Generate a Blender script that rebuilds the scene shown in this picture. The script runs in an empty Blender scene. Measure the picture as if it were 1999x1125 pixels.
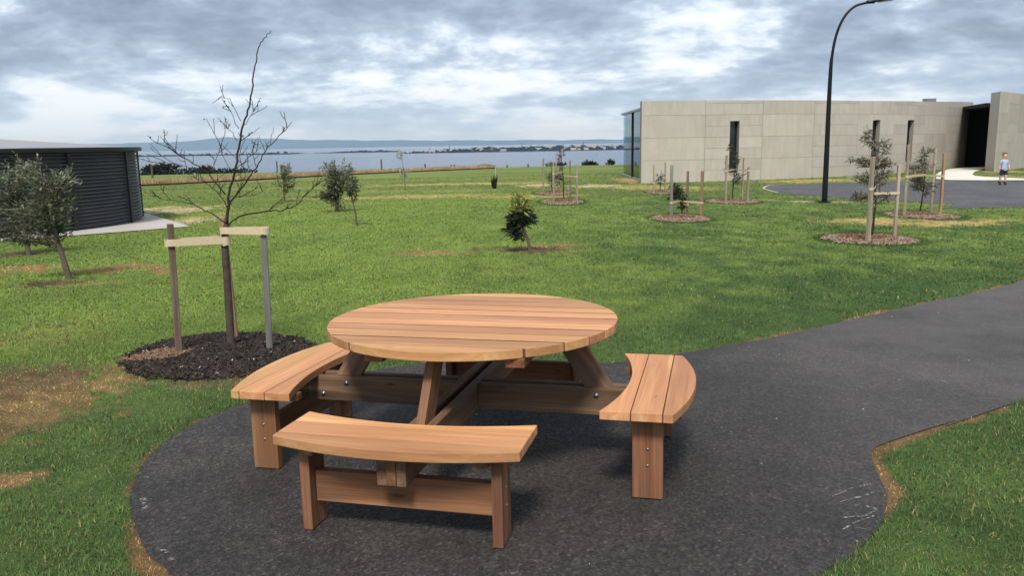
import bpy, bmesh, math, random
import numpy as np
from mathutils import Vector, Matrix
random.seed(7); rng = np.random.default_rng(11)
S = bpy.context.scene; COL = S.collection
PI = math.pi; R = math.radians

# ------------------------------------------------------------ camera
PW, PH = 1999.0, 1125.0
FPX, PITCH, ROLL, CAMH = 1578.35, 0.17709, 0.01729, 1.678
FWD = Vector((0, math.cos(PITCH), -math.sin(PITCH))); UP0 = Vector((0, math.sin(PITCH), math.cos(PITCH))); RT0 = Vector((1, 0, 0))
RT = RT0 * math.cos(ROLL) - UP0 * math.sin(ROLL); UPV = RT0 * math.sin(ROLL) + UP0 * math.cos(ROLL)
CAM = Vector((0, 0, CAMH))
cd = bpy.data.cameras.new('camera'); co = bpy.data.objects.new('camera', cd); COL.objects.link(co)
m = Matrix.Identity(4)
for i, v in enumerate((RT, UPV, -FWD, CAM)):
    for j in range(3): m[j][i] = v[j]
co.matrix_world = m
cd.sensor_width = 36; cd.sensor_fit = 'HORIZONTAL'; cd.lens = FPX * 36 / PW; cd.clip_start = 0.05; cd.clip_end = 120000
S.camera = co

# ------------------------------------------------------------ light: bright overcast, veiled sun behind the camera
EXPO = 1.4
SUN_EL, SUN_AZ = R(52), R(188)          # azimuth from +Y, clockwise (behind the camera, a little to the left)
w = bpy.data.worlds.new('World'); S.world = w; w.use_nodes = True
def build_world():
    nt = w.node_tree; nt.nodes.clear(); N = nt.nodes.new; L = nt.links.new
    out = N('ShaderNodeOutputWorld')
    sky = N('ShaderNodeTexSky'); sky.sky_type = 'NISHITA'; sky.sun_disc = False
    sky.sun_elevation = SUN_EL; sky.sun_rotation = SUN_AZ; sky.altitude = 40; sky.air_density = 1.0; sky.dust_density = 2.0
    b1 = N('ShaderNodeBackground'); b1.inputs[1].default_value = 0.05; L(sky.outputs[0], b1.inputs[0])
    tc = N('ShaderNodeTexCoord'); sep = N('ShaderNodeSeparateXYZ'); L(tc.outputs['Generated'], sep.inputs[0])
    def math_(op, a, b=None, c=None, clamp=False):
        n = N('ShaderNodeMath'); n.operation = op; n.use_clamp = clamp
        for i, v in enumerate((a, b, c)):
            if v is None: continue
            if isinstance(v, (int, float)): n.inputs[i].default_value = v
            else: L(v, n.inputs[i])
        return n.outputs[0]
    z = math_('MAXIMUM', sep.outputs[2], 0.0)
    den = math_('ADD', z, 0.26)
    cmb = N('ShaderNodeCombineXYZ'); L(math_('DIVIDE', sep.outputs[0], den), cmb.inputs[0]); L(math_('DIVIDE', sep.outputs[1], den), cmb.inputs[1])
    def noise(scale, detail, rough, dist, off):
        mp = N('ShaderNodeMapping'); mp.inputs['Location'].default_value = off; mp.inputs['Scale'].default_value = (1, 1.05, 1); L(cmb.outputs[0], mp.inputs[0])
        n = N('ShaderNodeTexNoise'); n.inputs['Scale'].default_value = scale; n.inputs['Detail'].default_value = detail
        n.inputs['Roughness'].default_value = rough; n.inputs['Distortion'].default_value = dist
        L(mp.outputs[0], n.inputs['Vector']); return n.outputs[0]
    n1 = noise(1.25, 12, 0.57, 0.25, CLOUD_OFF)
    n2 = noise(5.0, 9, 0.66, 0.15, (3.1 + CLOUD_OFF[0], 8.2, 0))
    t = math_('ADD', math_('MULTIPLY', n1, 0.77), math_('MULTIPLY', n2, 0.23))
    rp = N('ShaderNodeValToRGB'); cr = rp.color_ramp; k = 1.22 / (2 ** EXPO)
    stops = [(0.37, (.20, .245, .33)), (0.435, (.285, .345, .455)), (0.475, (.38, .455, .585)), (0.505, (.50, .585, .72)), (0.53, (.70, .79, .89)), (0.57, (.92, .96, 1.0))]
    cr.elements[0].position = stops[0][0]; cr.elements[0].color = [c * k for c in stops[0][1]] + [1]
    cr.elements[1].position = stops[-1][0]; cr.elements[1].color = [c * k for c in stops[-1][1]] + [1]
    for p, c in stops[1:-1]:
        e = cr.elements.new(p); e.color = [x * k for x in c] + [1]
    L(t, rp.inputs[0])
    # towards the horizon the cloud sheet thins into pale blue air
    hz = math_('SUBTRACT', 1.0, math_('DIVIDE', z, 0.11, clamp=True)); hz2 = math_('POWER', hz, 1.5)
    mx = N('ShaderNodeMix'); mx.data_type = 'RGBA'
    L(math_('MULTIPLY', hz2, 0.80), mx.inputs[0]); L(rp.outputs[0], mx.inputs[6]); mx.inputs[7].default_value = [c * k for c in (.53, .67, .84)] + [1]
    b2 = N('ShaderNodeBackground'); L(mx.outputs[2], b2.inputs[0]); b2.inputs[1].default_value = 1.0
    ms = N('ShaderNodeMixShader'); ms.inputs[0].default_value = .9; L(b1.outputs[0], ms.inputs[1]); L(b2.outputs[0], ms.inputs[2])
    L(ms.outputs[0], out.inputs[0])
CLOUD_OFF = (6.6, 27.59, 0)
build_world()
sl = bpy.data.lights.new('sun', 'SUN'); sl.energy = 1.5; sl.angle = R(12); sl.color = (1.0, 0.94, 0.84)
so = bpy.data.objects.new('sun', sl); COL.objects.link(so)
sd = Vector((math.sin(SUN_AZ) * math.cos(SUN_EL), math.cos(SUN_AZ) * math.cos(SUN_EL), math.sin(SUN_EL)))
so.rotation_euler = sd.to_track_quat('Z', 'Y').to_euler(); so.location = (0, -5, 20)
vs = S.view_settings; vs.view_transform = 'Standard'; vs.look = 'None'; vs.exposure = EXPO; vs.gamma = 1; vs.use_curve_mapping = False
S.cycles.use_denoising = True
S.cycles.max_bounces = 8; S.cycles.transparent_max_bounces = 16; S.cycles.volume_bounces = 1
S.cycles.sample_clamp_indirect = 4

# ------------------------------------------------------------ ground function and pixel helpers
CX, CY = -0.2364, 4.2383
SLX, SLY = 0.005, -0.0125
def ground(x, y):
    x = np.asarray(x, float); y = np.asarray(y, float)
    z = SLX * np.clip(x - CX, -70, 70) + SLY * (np.clip(y, -80, 3000) - CY)
    t = np.maximum(0, y - 95)
    z = z - np.where(t < 150, .0006 * t * t, 13.5 + .09 * (t - 150))
    return np.maximum(z, -45.0)
def gz(x, y): return float(ground(x, y))
def ray(px, py): return FWD + RT * ((px - PW / 2) / FPX) - UPV * ((py - PH / 2) / FPX)
def G(px, py):                                   # pixel -> point on the (plane) ground
    d = ray(px, py)
    t = -(CAMH + SLX * CX + SLY * CY) / (d.z - SLX * d.x - SLY * d.y)
    p = CAM + d * t; p.z = gz(p.x, p.y); return p
def P(px, py, Y):                                # pixel -> point at depth Y
    d = ray(px, py); return CAM + d * (Y / d.y)
def ZY(px, py, q):                               # height of pixel row py above the ground point q
    return P(px, py, q.y).z

# ------------------------------------------------------------ object helpers
def tag(o, label=None, cat=None, group=None, kind=None):
    if label: o['label'] = label
    if cat: o['category'] = cat
    if group: o['group'] = group
    if kind: o['kind'] = kind
    return o
def empty(name, loc=(0, 0, 0), parent=None):
    o = bpy.data.objects.new(name, None); o.empty_display_size = .1; COL.objects.link(o); o.location = loc
    if parent: o.parent = parent
    return o
def link(name, me, mat=None, parent=None, loc=(0, 0, 0)):
    o = bpy.data.objects.new(name, me); COL.objects.link(o); o.location = loc
    if mat is not None and not me.materials: me.materials.append(mat)
    if parent: o.parent = parent
    return o
def mesh_np(name, v, f, col=None, smooth=False):
    """v (n,3), f (m,k) uniform polygons, col (n,3) point colours"""
    me = bpy.data.meshes.new(name); v = np.asarray(v, np.float32); f = np.asarray(f, np.int32)
    me.vertices.add(len(v)); me.vertices.foreach_set('co', v.ravel())
    k = f.shape[1]; me.loops.add(f.size); me.loops.foreach_set('vertex_index', f.ravel())
    me.polygons.add(len(f)); me.polygons.foreach_set('loop_start', np.arange(0, f.size, k, dtype=np.int32)); me.polygons.foreach_set('loop_total', np.full(len(f), k, np.int32))
    if smooth: me.polygons.foreach_set('use_smooth', np.ones(len(f), bool))
    me.update(calc_edges=True)
    if col is not None:
        a = me.attributes.new('Col', 'FLOAT_COLOR', 'POINT'); c = np.ones((len(v), 4), np.float32); c[:, :3] = col; a.data.foreach_set('color', c.ravel())
    return me
def bm_mesh(name, bm, smooth=False):
    me = bpy.data.meshes.new(name); bm.to_mesh(me); bm.free()
    if smooth: me.polygons.foreach_set('use_smooth', np.ones(len(me.polygons), bool))
    return me
def bm_box(bm, x0, x1, y0, y1, z0, z1, M=None):
    vs_ = [bm.verts.new((M @ Vector(c)) if M else c) for c in ((x0, y0, z0), (x1, y0, z0), (x1, y1, z0), (x0, y1, z0), (x0, y0, z1), (x1, y0, z1), (x1, y1, z1), (x0, y1, z1))]
    for f in ((0, 3, 2, 1), (4, 5, 6, 7), (0, 1, 5, 4), (1, 2, 6, 5), (2, 3, 7, 6), (3, 0, 4, 7)): bm.faces.new([vs_[i] for i in f])
def bevel(bm, r, seg=1):
    bmesh.ops.bevel(bm, geom=[e for e in bm.edges], offset=r, segments=seg, affect='EDGES', profile=.6)
def tube(bm, pts, rad, n=8, cap=True):
    rings = []; pts = [Vector(p) for p in pts]; ref = Vector((.31, .87, .2)).normalized()
    for i, p in enumerate(pts):
        d = (pts[min(i + 1, len(pts) - 1)] - pts[max(i - 1, 0)]).normalized()
        a = d.cross(ref)
        if a.length < 1e-3: a = d.cross(Vector((1, 0, 0)))
        a.normalize(); b = d.cross(a); r = rad[i] if hasattr(rad, '__len__') else rad
        rings.append([bm.verts.new(p + (a * math.cos(2 * PI * k / n) + b * math.sin(2 * PI * k / n)) * r) for k in range(n)])
    for i in range(len(rings) - 1):
        for k in range(n): bm.faces.new((rings[i][k], rings[i][(k + 1) % n], rings[i + 1][(k + 1) % n], rings[i + 1][k]))
    if cap:
        bm.faces.new(rings[0][::-1]); bm.faces.new(rings[-1])
def prism(bm, poly, z0, z1):
    lo = [bm.verts.new((x, y, z0)) for x, y in poly]; hi = [bm.verts.new((x, y, z1)) for x, y in poly]; n = len(poly)
    bm.faces.new(hi); bm.faces.new(lo[::-1])
    for i in range(n): bm.faces.new((lo[i], lo[(i + 1) % n], hi[(i + 1) % n], hi[i]))

# numpy value noise
def _h(ix, iy, s):
    n = (ix.astype(np.int64) * 374761393 + iy.astype(np.int64) * 668265263 + s * 974634541) & 0x7fffffff
    n = ((n ^ (n >> 13)) * 1274126177) & 0x7fffffff
    return ((n ^ (n >> 16)) & 0xffff) / 65535.0
def vn(x, y, s=0):
    ix = np.floor(x); iy = np.floor(y); fx = x - ix; fy = y - iy; fx = fx * fx * (3 - 2 * fx); fy = fy * fy * (3 - 2 * fy)
    a = _h(ix, iy, s); b = _h(ix + 1, iy, s); c = _h(ix, iy + 1, s); d = _h(ix + 1, iy + 1, s)
    return (a * (1 - fx) + b * fx) * (1 - fy) + (c * (1 - fx) + d * fx) * fy
def fbm(x, y, s=0, o=4):
    r = 0; a = .5; t = 0
    for i in range(o): r = r + a * vn(x * 2 ** i, y * 2 ** i, s + i); t += a; a *= .5
    return r / t
def sstep(a, b, x):
    t = np.clip((x - a) / (b - a), 0, 1); return t * t * (3 - 2 * t)

# ------------------------------------------------------------ materials
def mat(name, rough=.8, spec=.3, color=None):
    m_ = bpy.data.materials.new(name); m_.use_nodes = True; b = m_.node_tree.nodes['Principled BSDF']
    b.inputs['Roughness'].default_value = rough; b.inputs['Specular IOR Level'].default_value = spec
    if color: b.inputs['Base Color'].default_value = (*color, 1)
    return m_, m_.node_tree, b
def nd(nt, t, **kw):
    n = nt.nodes.new(t)
    for k, v in kw.items():
        if k in n.inputs: n.inputs[k].default_value = v
        else: setattr(n, k, v)
    return n
def ramp(nt, src, stops):
    r = nt.nodes.new('ShaderNodeValToRGB'); e = r.color_ramp.elements
    e[0].position, e[0].color = stops[0][0], (*stops[0][1], 1); e[1].position, e[1].color = stops[-1][0], (*stops[-1][1], 1)
    for p, c in stops[1:-1]: q = e.new(p); q.color = (*c, 1)
    nt.links.new(src, r.inputs[0]); return r.outputs[0]
def mixc(nt, fac, a, b, blend='MIX'):
    n = nt.nodes.new('ShaderNodeMix'); n.data_type = 'RGBA'; n.blend_type = blend
    for i, v in ((0, fac), (6, a), (7, b)):
        if isinstance(v, (int, float)): n.inputs[i].default_value = v
        elif isinstance(v, tuple): n.inputs[i].default_value = (*v, 1)
        else: nt.links.new(v, n.inputs[i])
    return n.outputs[2]
def coords(nt, kind='Object', scale=(1, 1, 1), off=None):
    tc = nt.nodes.new('ShaderNodeTexCoord'); mp = nt.nodes.new('ShaderNodeMapping'); mp.inputs['Scale'].default_value = scale
    src = tc.outputs[kind]
    if off is not None:
        va = nt.nodes.new('ShaderNodeVectorMath'); va.operation = 'ADD'; nt.links.new(src, va.inputs[0]); nt.links.new(off, va.inputs[1]); src = va.outputs[0]
    nt.links.new(src, mp.inputs[0]); return mp.outputs[0]
def noise(nt, vec, scale, detail=4, rough=.55, dist=0):
    n = nd(nt, 'ShaderNodeTexNoise', Scale=scale, Detail=detail, Roughness=rough, Distortion=dist); nt.links.new(vec, n.inputs['Vector']); return n.outputs[0]
def bump(nt, b, h, strength, dist):
    n = nd(nt, 'ShaderNodeBump', Strength=strength, Distance=dist); nt.links.new(h, n.inputs['Height']); nt.links.new(n.outputs[0], b.inputs['Normal']); return n

def wood(name, pal, rough=.62, grain=1.0, wear=0.0):
    """timber: grain along the object's local X, colour shifts from board to board"""
    m_, nt, b = mat(name, rough, .25)
    oi = nt.nodes.new('ShaderNodeObjectInfo'); sc = nd(nt, 'ShaderNodeVectorMath', operation='SCALE'); sc.inputs[0].default_value = (37, 11, 23); nt.links.new(oi.outputs['Random'], sc.inputs['Scale'])
    v1 = coords(nt, 'Object', (.55, 9, 9), sc.outputs[0]); v2 = coords(nt, 'Object', (1.6, 60, 60), sc.outputs[0])
    g1 = noise(nt, v1, 1.6, 4, .55, .5); g2 = noise(nt, v2, 2.0, 3, .6)
    c = ramp(nt, g1, [(.28, pal[0]), (.46, pal[1]), (.58, pal[2]), (.74, pal[3])])
    hs = nt.nodes.new('ShaderNodeHueSaturation'); nt.links.new(c, hs.inputs['Color'])
    mr = nd(nt, 'ShaderNodeMapRange'); nt.links.new(oi.outputs['Random'], mr.inputs[0]); mr.inputs[3].default_value = .76; mr.inputs[4].default_value = 1.2; nt.links.new(mr.outputs[0], hs.inputs['Value'])
    mh = nd(nt, 'ShaderNodeMath', operation='MULTIPLY_ADD'); sn = nd(nt, 'ShaderNodeMath', operation='SINE'); m7 = nd(nt, 'ShaderNodeMath', operation='MULTIPLY'); m7.inputs[1].default_value = 91.
    nt.links.new(oi.outputs['Random'], m7.inputs[0]); nt.links.new(m7.outputs[0], sn.inputs[0]); nt.links.new(sn.outputs[0], mh.inputs[0]); mh.inputs[1].default_value = .007; mh.inputs[2].default_value = .5
    nt.links.new(mh.outputs[0], hs.inputs['Hue'])
    fine = ramp(nt, g2, [(.3, (.74, .70, .66)), (.62, (1.06, 1.05, 1.03))])
    c2 = mixc(nt, grain, hs.outputs[0], fine, 'MULTIPLY')
    kn = nd(nt, 'ShaderNodeTexVoronoi', Scale=1.0); nt.links.new(coords(nt, 'Object', (2.2, 9, 9), sc.outputs[0]), kn.inputs['Vector'])
    c2 = mixc(nt, ramp(nt, kn.outputs['Distance'], [(.045, (.75, .75, .75)), (.10, (0, 0, 0))]), c2, tuple(x * .35 for x in pal[0]))
    if wear:
        st = noise(nt, coords(nt, 'Object', (1.5, 4, 4), sc.outputs[0]), 2.5, 5, .65); msk = ramp(nt, st, [(.45, (0, 0, 0)), (.7, (wear, wear, wear))])
        c2 = mixc(nt, msk, c2, (.10, .085, .07))
    nt.links.new(c2, b.inputs['Base Color']); bump(nt, b, g2, .25, .002)
    rr = ramp(nt, g1, [(.3, (rough - .1,) * 3), (.7, (rough + .1,) * 3)]); nt.links.new(rr, b.inputs['Roughness'])
    return m_
M = {}
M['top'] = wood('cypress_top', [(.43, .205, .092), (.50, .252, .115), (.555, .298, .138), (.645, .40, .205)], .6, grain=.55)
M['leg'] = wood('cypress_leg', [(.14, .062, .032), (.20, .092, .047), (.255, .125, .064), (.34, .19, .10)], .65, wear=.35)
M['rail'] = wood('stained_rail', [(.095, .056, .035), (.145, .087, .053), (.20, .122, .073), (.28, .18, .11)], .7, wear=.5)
M['joint'] = wood('dark_joint', [(.09, .052, .032), (.12, .07, .043), (.15, .09, .055), (.19, .12, .075)], .8)
M['stake_brown'] = wood('weathered_stake_brown', [(.12, .085, .065), (.19, .14, .105), (.25, .19, .14), (.34, .27, .2)], .85, wear=.4)
M['stake_grey'] = wood('weathered_stake_grey', [(.15, .15, .15), (.22, .22, .21), (.29, .285, .27), (.38, .37, .35)], .9, wear=.3)
M['stake_pale'] = wood('pale_stake', [(.26, .215, .165), (.32, .275, .215), (.39, .335, .265), (.48, .42, .34)], .85, wear=.1)
M['stake_red'] = wood('red_stake', [(.22, .13, .085), (.3, .18, .12), (.37, .24, .16), (.44, .31, .22)], .85, wear=.2)

def mk_attr(name, rough=.85, spec=.2, trans=0., fine=(0, 0), fsc=30.):
    m_, nt, b = mat(name, rough, spec)
    a = nd(nt, 'ShaderNodeAttribute', attribute_name='Col'); c = a.outputs['Color']
    if fine[1]:
        n = noise(nt, coords(nt, 'Object'), fsc, 5, .7); f = ramp(nt, n, [(.3, (fine[0],) * 3), (.7, (fine[1],) * 3)]); c = mixc(nt, 1., c, f, 'MULTIPLY')
    nt.links.new(c, b.inputs['Base Color'])
    if trans:
        tr = nt.nodes.new('ShaderNodeBsdfTranslucent'); nt.links.new(c, tr.inputs[0]); ms = nt.nodes.new('ShaderNodeMixShader'); ms.inputs[0].default_value = trans
        o = nt.nodes['Material Output']; nt.links.new(b.outputs[0], ms.inputs[1]); nt.links.new(tr.outputs[0], ms.inputs[2]); nt.links.new(ms.outputs[0], o.inputs[0])
    return m_, nt, b
M['lawn'], nt, b = mk_attr('lawn_soil', .95, .1, 0, (.72, 1.22), 9.)
v = coords(nt, 'Object'); bump(nt, b, noise(nt, v, 26, 6, .75), .9, .05)
M['blade'], nt, b = mk_attr('grass_blade', .6, .2, .25)
ge = nt.nodes.new('ShaderNodeNewGeometry'); va = nd(nt, 'ShaderNodeVectorMath', operation='MULTIPLY_ADD'); va.inputs[1].default_value = (.5, .5, .5); va.inputs[2].default_value = (0, 0, .6); nt.links.new(ge.outputs['Normal'], va.inputs[0])
vn_ = nd(nt, 'ShaderNodeVectorMath', operation='NORMALIZE'); nt.links.new(va.outputs[0], vn_.inputs[0]); nt.links.new(vn_.outputs[0], b.inputs['Normal'])
M['leaf'], _, _ = mk_attr('leaf', .55, .3, .38)
M['chip'], _, _ = mk_attr('bark_chip', .85, .2, 0)

def asphalt(name, c0, c1, c2, sky_sheen=None):
    m_, nt, b = mat(name, .82, .35); v = coords(nt, 'Object')
    vo = nd(nt, 'ShaderNodeTexVoronoi', Scale=75.); nt.links.new(v, vo.inputs['Vector'])
    big = noise(nt, v, .55, 5, .6, .4); mid = noise(nt, v, 3.5, 5, .65); fn = noise(nt, v, 160, 3, .7)
    base = ramp(nt, big, [(.3, c0), (.52, c1), (.72, c2)])
    sp = ramp(nt, vo.outputs['Color'], [(.2, (.5, .5, .52)), (.55, (.95, .95, .95)), (.85, (1.45, 1.42, 1.4)), (.985, (2.8, 2.7, 2.6))])
    base = mixc(nt, 1., base, sp, 'MULTIPLY'); base = mixc(nt, 1., base, ramp(nt, mid, [(.3, (.8, .8, .8)), (.7, (1.2, 1.19, 1.17))]), 'MULTIPLY')
    scuff = noise(nt, coords(nt, 'Object', (1, 2.6, 1)), 2.2, 7, .7, 1.2)
    base = mixc(nt, ramp(nt, scuff, [(.63, (0, 0, 0)), (.8, (.22, .22, .22))]), base, (.16, .15, .14))
    if sky_sheen:      # paler along the far path: grazing sky reflection painted into the base colour
        sx = nt.nodes.new('ShaderNodeSeparateXYZ'); nt.links.new(v, sx.inputs[0]); mr = nd(nt, 'ShaderNodeMapRange', interpolation_type='SMOOTHSTEP'); mr.inputs[1].default_value, mr.inputs[2].default_value = sky_sheen[:2]; mr.inputs[3].default_value, mr.inputs[4].default_value = 0, 1
        nt.links.new(sx.outputs[0], mr.inputs[0]); mm = nd(nt, 'ShaderNodeMath', operation='MULTIPLY'); nt.links.new(mr.outputs[0], mm.inputs[0]); nt.links.new(ramp(nt, noise(nt, v, 1.1, 6, .65), [(.3, (.25, .25, .25)), (.7, (.8, .8, .8))]), mm.inputs[1]); base = mixc(nt, mm.outputs[0], base, sky_sheen[2])
    nt.links.new(base, b.inputs['Base Color'])
    mh = nd(nt, 'ShaderNodeMath', operation='ADD'); nt.links.new(vo.outputs['Distance'], mh.inputs[0]); nt.links.new(fn, mh.inputs[1]); bump(nt, b, mh.outputs[0], 1., .012)
    return m_
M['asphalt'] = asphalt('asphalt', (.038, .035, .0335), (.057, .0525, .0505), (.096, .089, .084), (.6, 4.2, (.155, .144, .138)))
M['asphalt2'] = asphalt('asphalt_drive', (.085, .085, .092), (.11, .11, .118), (.14, .138, .142))
def concrete(name, c0, c1, sc=1., streak=True):
    m_, nt, b = mat(name, .85, .25); oi = nt.nodes.new('ShaderNodeObjectInfo'); s_ = nd(nt, 'ShaderNodeVectorMath', operation='SCALE'); s_.inputs[0].default_value = (17, 31, 7); nt.links.new(oi.outputs['Random'], s_.inputs['Scale'])
    v = coords(nt, 'Object', (1, 1, 1), s_.outputs[0]); n1 = noise(nt, v, .7 * sc, 6, .65, .3); n2 = noise(nt, coords(nt, 'Object', (3, 3, .35), s_.outputs[0]), 1.3, 6, .7); n3 = noise(nt, v, 40, 3, .6)
    c = ramp(nt, n1, [(.3, c0), (.7, c1)])
    if streak: c = mixc(nt, 1., c, ramp(nt, n2, [(.3, (.90, .90, .89)), (.65, (1.04, 1.04, 1.04))]), 'MULTIPLY')
    c = mixc(nt, 1., c, ramp(nt, n3, [(.3, (.93, .93, .93)), (.7, (1.05, 1.05, 1.05))]), 'MULTIPLY')
    hs = nt.nodes.new('ShaderNodeHueSaturation'); nt.links.new(c, hs.inputs['Color']); mr = nd(nt, 'ShaderNodeMapRange'); nt.links.new(oi.outputs['Random'], mr.inputs[0]); mr.inputs[3].default_value = .93; mr.inputs[4].default_value = 1.07; nt.links.new(mr.outputs[0], hs.inputs['Value'])
    nt.links.new(hs.outputs[0], b.inputs['Base Color']); bump(nt, b, n3, .3, .01); return m_
M['conc'] = concrete('board_concrete', (.41, .372, .328), (.465, .43, .382))
M['conc_core'] = concrete('joint_concrete', (.22, .2, .175), (.26, .24, .21))
M['slab'] = concrete('slab_concrete', (.36, .33, .31), (.46, .43, .40), 1., False)
M['path_conc'] = concrete('path_concrete', (.55, .52, .45), (.66, .63, .55), 1., False)
def simple(key, color, rough=.6, spec=.4, metal=0., var=.15, sc=8.):
    m_, nt, b = mat(key, rough, spec); b.inputs['Metallic'].default_value = metal
    n = noise(nt, coords(nt, 'Object'), sc, 5, .65); c = ramp(nt, n, [(.3, tuple(x * (1 - var) for x in color)), (.7, tuple(min(1, x * (1 + var)) for x in color))]); nt.links.new(c, b.inputs['Base Color']); M[key] = m_; return m_
simple('steel_dark', (.055, .056, .062), .5, .5, .0, .15, 3)
simple('steel_strap', (.010, .011, .013), .5, .5, .2)
simple('roof_grey', (.30, .29, .30), .5, .4, .3, .06, 1.5)
simple('pole_black', (.004, .0045, .006), .5, .3)
simple('bolt', (.28, .28, .28), .35, .5, .9)
simple('black_void', (.012, .012, .012), .7, .2)
simple('hessian', (.56, .46, .31), .9, .1, 0, .12, 60)
simple('edging', (.045, .035, .028), .9, .1)
simple('post', (.10, .085, .07), .9, .1)
simple('bark', (.11, .088, .07), .9, .15, 0, .35, 30)
simple('bark_dark', (.035, .027, .025), .85, .2, 0, .35, 40)
simple('skin', (.62, .38, .28), .55, .4, 0, .05); simple('shirt', (.36, .45, .62), .85, .1, 0, .1); simple('shorts', (.03, .042, .09), .85, .1); simple('boot', (.012, .012, .013), .6, .3); simple('hair', (.42, .25, .12), .7, .3)
def chalkm():
    m_, nt, b = mat('chalk', .95, .1, (.6, .6, .58)); n = noise(nt, coords(nt, 'Object'), 70, 4, .7); a = ramp(nt, n, [(.47, (0, 0, 0)), (.68, (.62, .62, .62))]); nt.links.new(a, b.inputs['Alpha']); M['chalk'] = m_
chalkm()
simple('frame_grey', (.25, .26, .27), .4, .5, .5)
simple('house_wall', (.50, .48, .46), .8, .2); simple('house_roof', (.30, .25, .23), .8, .2); simple('pine', (.008, .013, .010), .9, .1); simple('far_tree', (.010, .015, .012), .95, .05, 0, .4, .02)
simple('heap', (.15, .10, .07), .95, .1, 0, .3, 4); simple('far_land', (.03, .036, .024), .95, .05, 0, .3, .01); simple('hill', (.05, .07, .055), 1., .0, 0, .2, .0006)
def glass():
    m_, nt, b = mat('tinted_glass'); nt.nodes.remove(b); o = nt.nodes['Material Output']
    tr = nd(nt, 'ShaderNodeBsdfTransparent'); tr.inputs[0].default_value = (.70, .90, .83, 1); gl = nd(nt, 'ShaderNodeBsdfGlossy'); gl.inputs['Roughness'].default_value = .02; gl.inputs[0].default_value = (.85, .95, .95, 1)
    fr = nd(nt, 'ShaderNodeFresnel', IOR=1.5); ms = nt.nodes.new('ShaderNodeMixShader'); nt.links.new(fr.outputs[0], ms.inputs[0]); nt.links.new(tr.outputs[0], ms.inputs[1]); nt.links.new(gl.outputs[0], ms.inputs[2]); nt.links.new(ms.outputs[0], o.inputs[0]); return m_
M['glass'] = glass()
m_, nt, b = mat('window_dark', .08, .5, (.015, .018, .02)); n = noise(nt, coords(nt, 'Object'), 2, 2); nt.links.new(ramp(nt, n, [(0, (.012, .014, .016)), (1, (.02, .024, .027))]), b.inputs['Base Color']); M['window'] = m_
m_, nt, b = mat('sea_water', .22, .28, (.10, .135, .19)); v = coords(nt, 'Object', (1, 1.8, 1)); n = noise(nt, v, .15, 8, .65); bump(nt, b, n, .6, 1.2)
nt.links.new(ramp(nt, noise(nt, coords(nt, 'Object', (.3, 1.6, 1)), .0012, 5, .6), [(.3, (.07, .098, .145)), (.7, (.10, .13, .18))]), b.inputs['Base Color']); M['sea'] = m_

# ============================================================ THE SETTING
def catmull(pts, n=8, closed=False):
    out = []; k = len(pts)
    for i in range(k if closed else k - 1):
        p0 = pts[(i - 1) % k] if (closed or i > 0) else pts[0]; p1 = pts[i]; p2 = pts[(i + 1) % k]; p3 = pts[(i + 2) % k] if (closed or i + 2 < k) else pts[-1]
        for j in range(n):
            t = j / n; out.append(tuple(.5 * (2 * p1[a] + (p2[a] - p0[a]) * t + (2 * p0[a] - 5 * p1[a] + 4 * p2[a] - p3[a]) * t * t + (3 * p1[a] - p0[a] - 3 * p2[a] + p3[a]) * t ** 3) for a in (0, 1)))
    if not closed: out.append(tuple(pts[-1][:2]))
    return out
def gp(*px): return [(G(x, y).x, G(x, y).y) for x, y in px]
def inside(poly, x, y):
    poly = np.asarray(poly); r = np.zeros(np.shape(x), bool); j = len(poly) - 1
    for i in range(len(poly)):
        xi, yi = poly[i]; xj, yj = poly[j]
        c = ((yi > y) != (yj > y)) & (x < (xj - xi) * (y - yi) / (yj - yi + 1e-12) + xi); r ^= c; j = i
    return r
def edge_dist(poly, x, y, closed=True):
    d = np.full(np.shape(x), 1e9); n = len(poly)
    for i in range(n if closed else n - 1):
        ax, ay = poly[i]; bx, by = poly[(i + 1) % n]; ux, uy = bx - ax, by - ay; l2 = ux * ux + uy * uy + 1e-12
        t = np.clip(((x - ax) * ux + (y - ay) * uy) / l2, 0, 1); d = np.minimum(d, np.hypot(x - ax - t * ux, y - ay - t * uy))
    return d
def sheet(name, poly, off, mat_, grid=None):
    """flat polygon laid on the ground plane (ground is a plane here)"""
    bm = bmesh.new(); vs_ = [bm.verts.new((x, y, gz(x, y) + off)) for x, y in poly]; f = bm.faces.new(vs_)
    if f.normal.z < 0: bmesh.ops.reverse_faces(bm, faces=[f])
    bmesh.ops.triangulate(bm, faces=bm.faces[:])
    o = link(name, bm_mesh(name, bm), mat_); return o
# asphalt pad and footpath
left_edge = gp((330, 1125), (288, 1085), (264, 1030), (254, 985), (262, 942), (292, 893), (342, 852), (402, 819), (480, 789), (575, 758), (650, 741), (715, 727), (830, 712), (960, 708), (1100, 712), (1210, 709), (1340, 690), (1500, 662), (1640, 631), (1800, 594), (1999, 547))
far_r = [(8.5, 12.4), (12, 16.5), (14.5, 15.5), (10.6, 9.6)]
right_edge = gp((1999, 782), (1860, 825), (1745, 862), (1703, 884), (1714, 930), (1730, 965), (1726, 1010), (1700, 1052), (1645, 1103), (1600, 1125))
back = [(.62, 2.28), (.25, 1.95), (-.2, 1.85), (-.7, 2.0), (-1.05, 2.4)]
path_poly = catmull(left_edge + far_r + right_edge + back, 6, True)
fp = sheet('foot_path', path_poly, .008, M['asphalt']); tag(fp, kind='structure')
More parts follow.
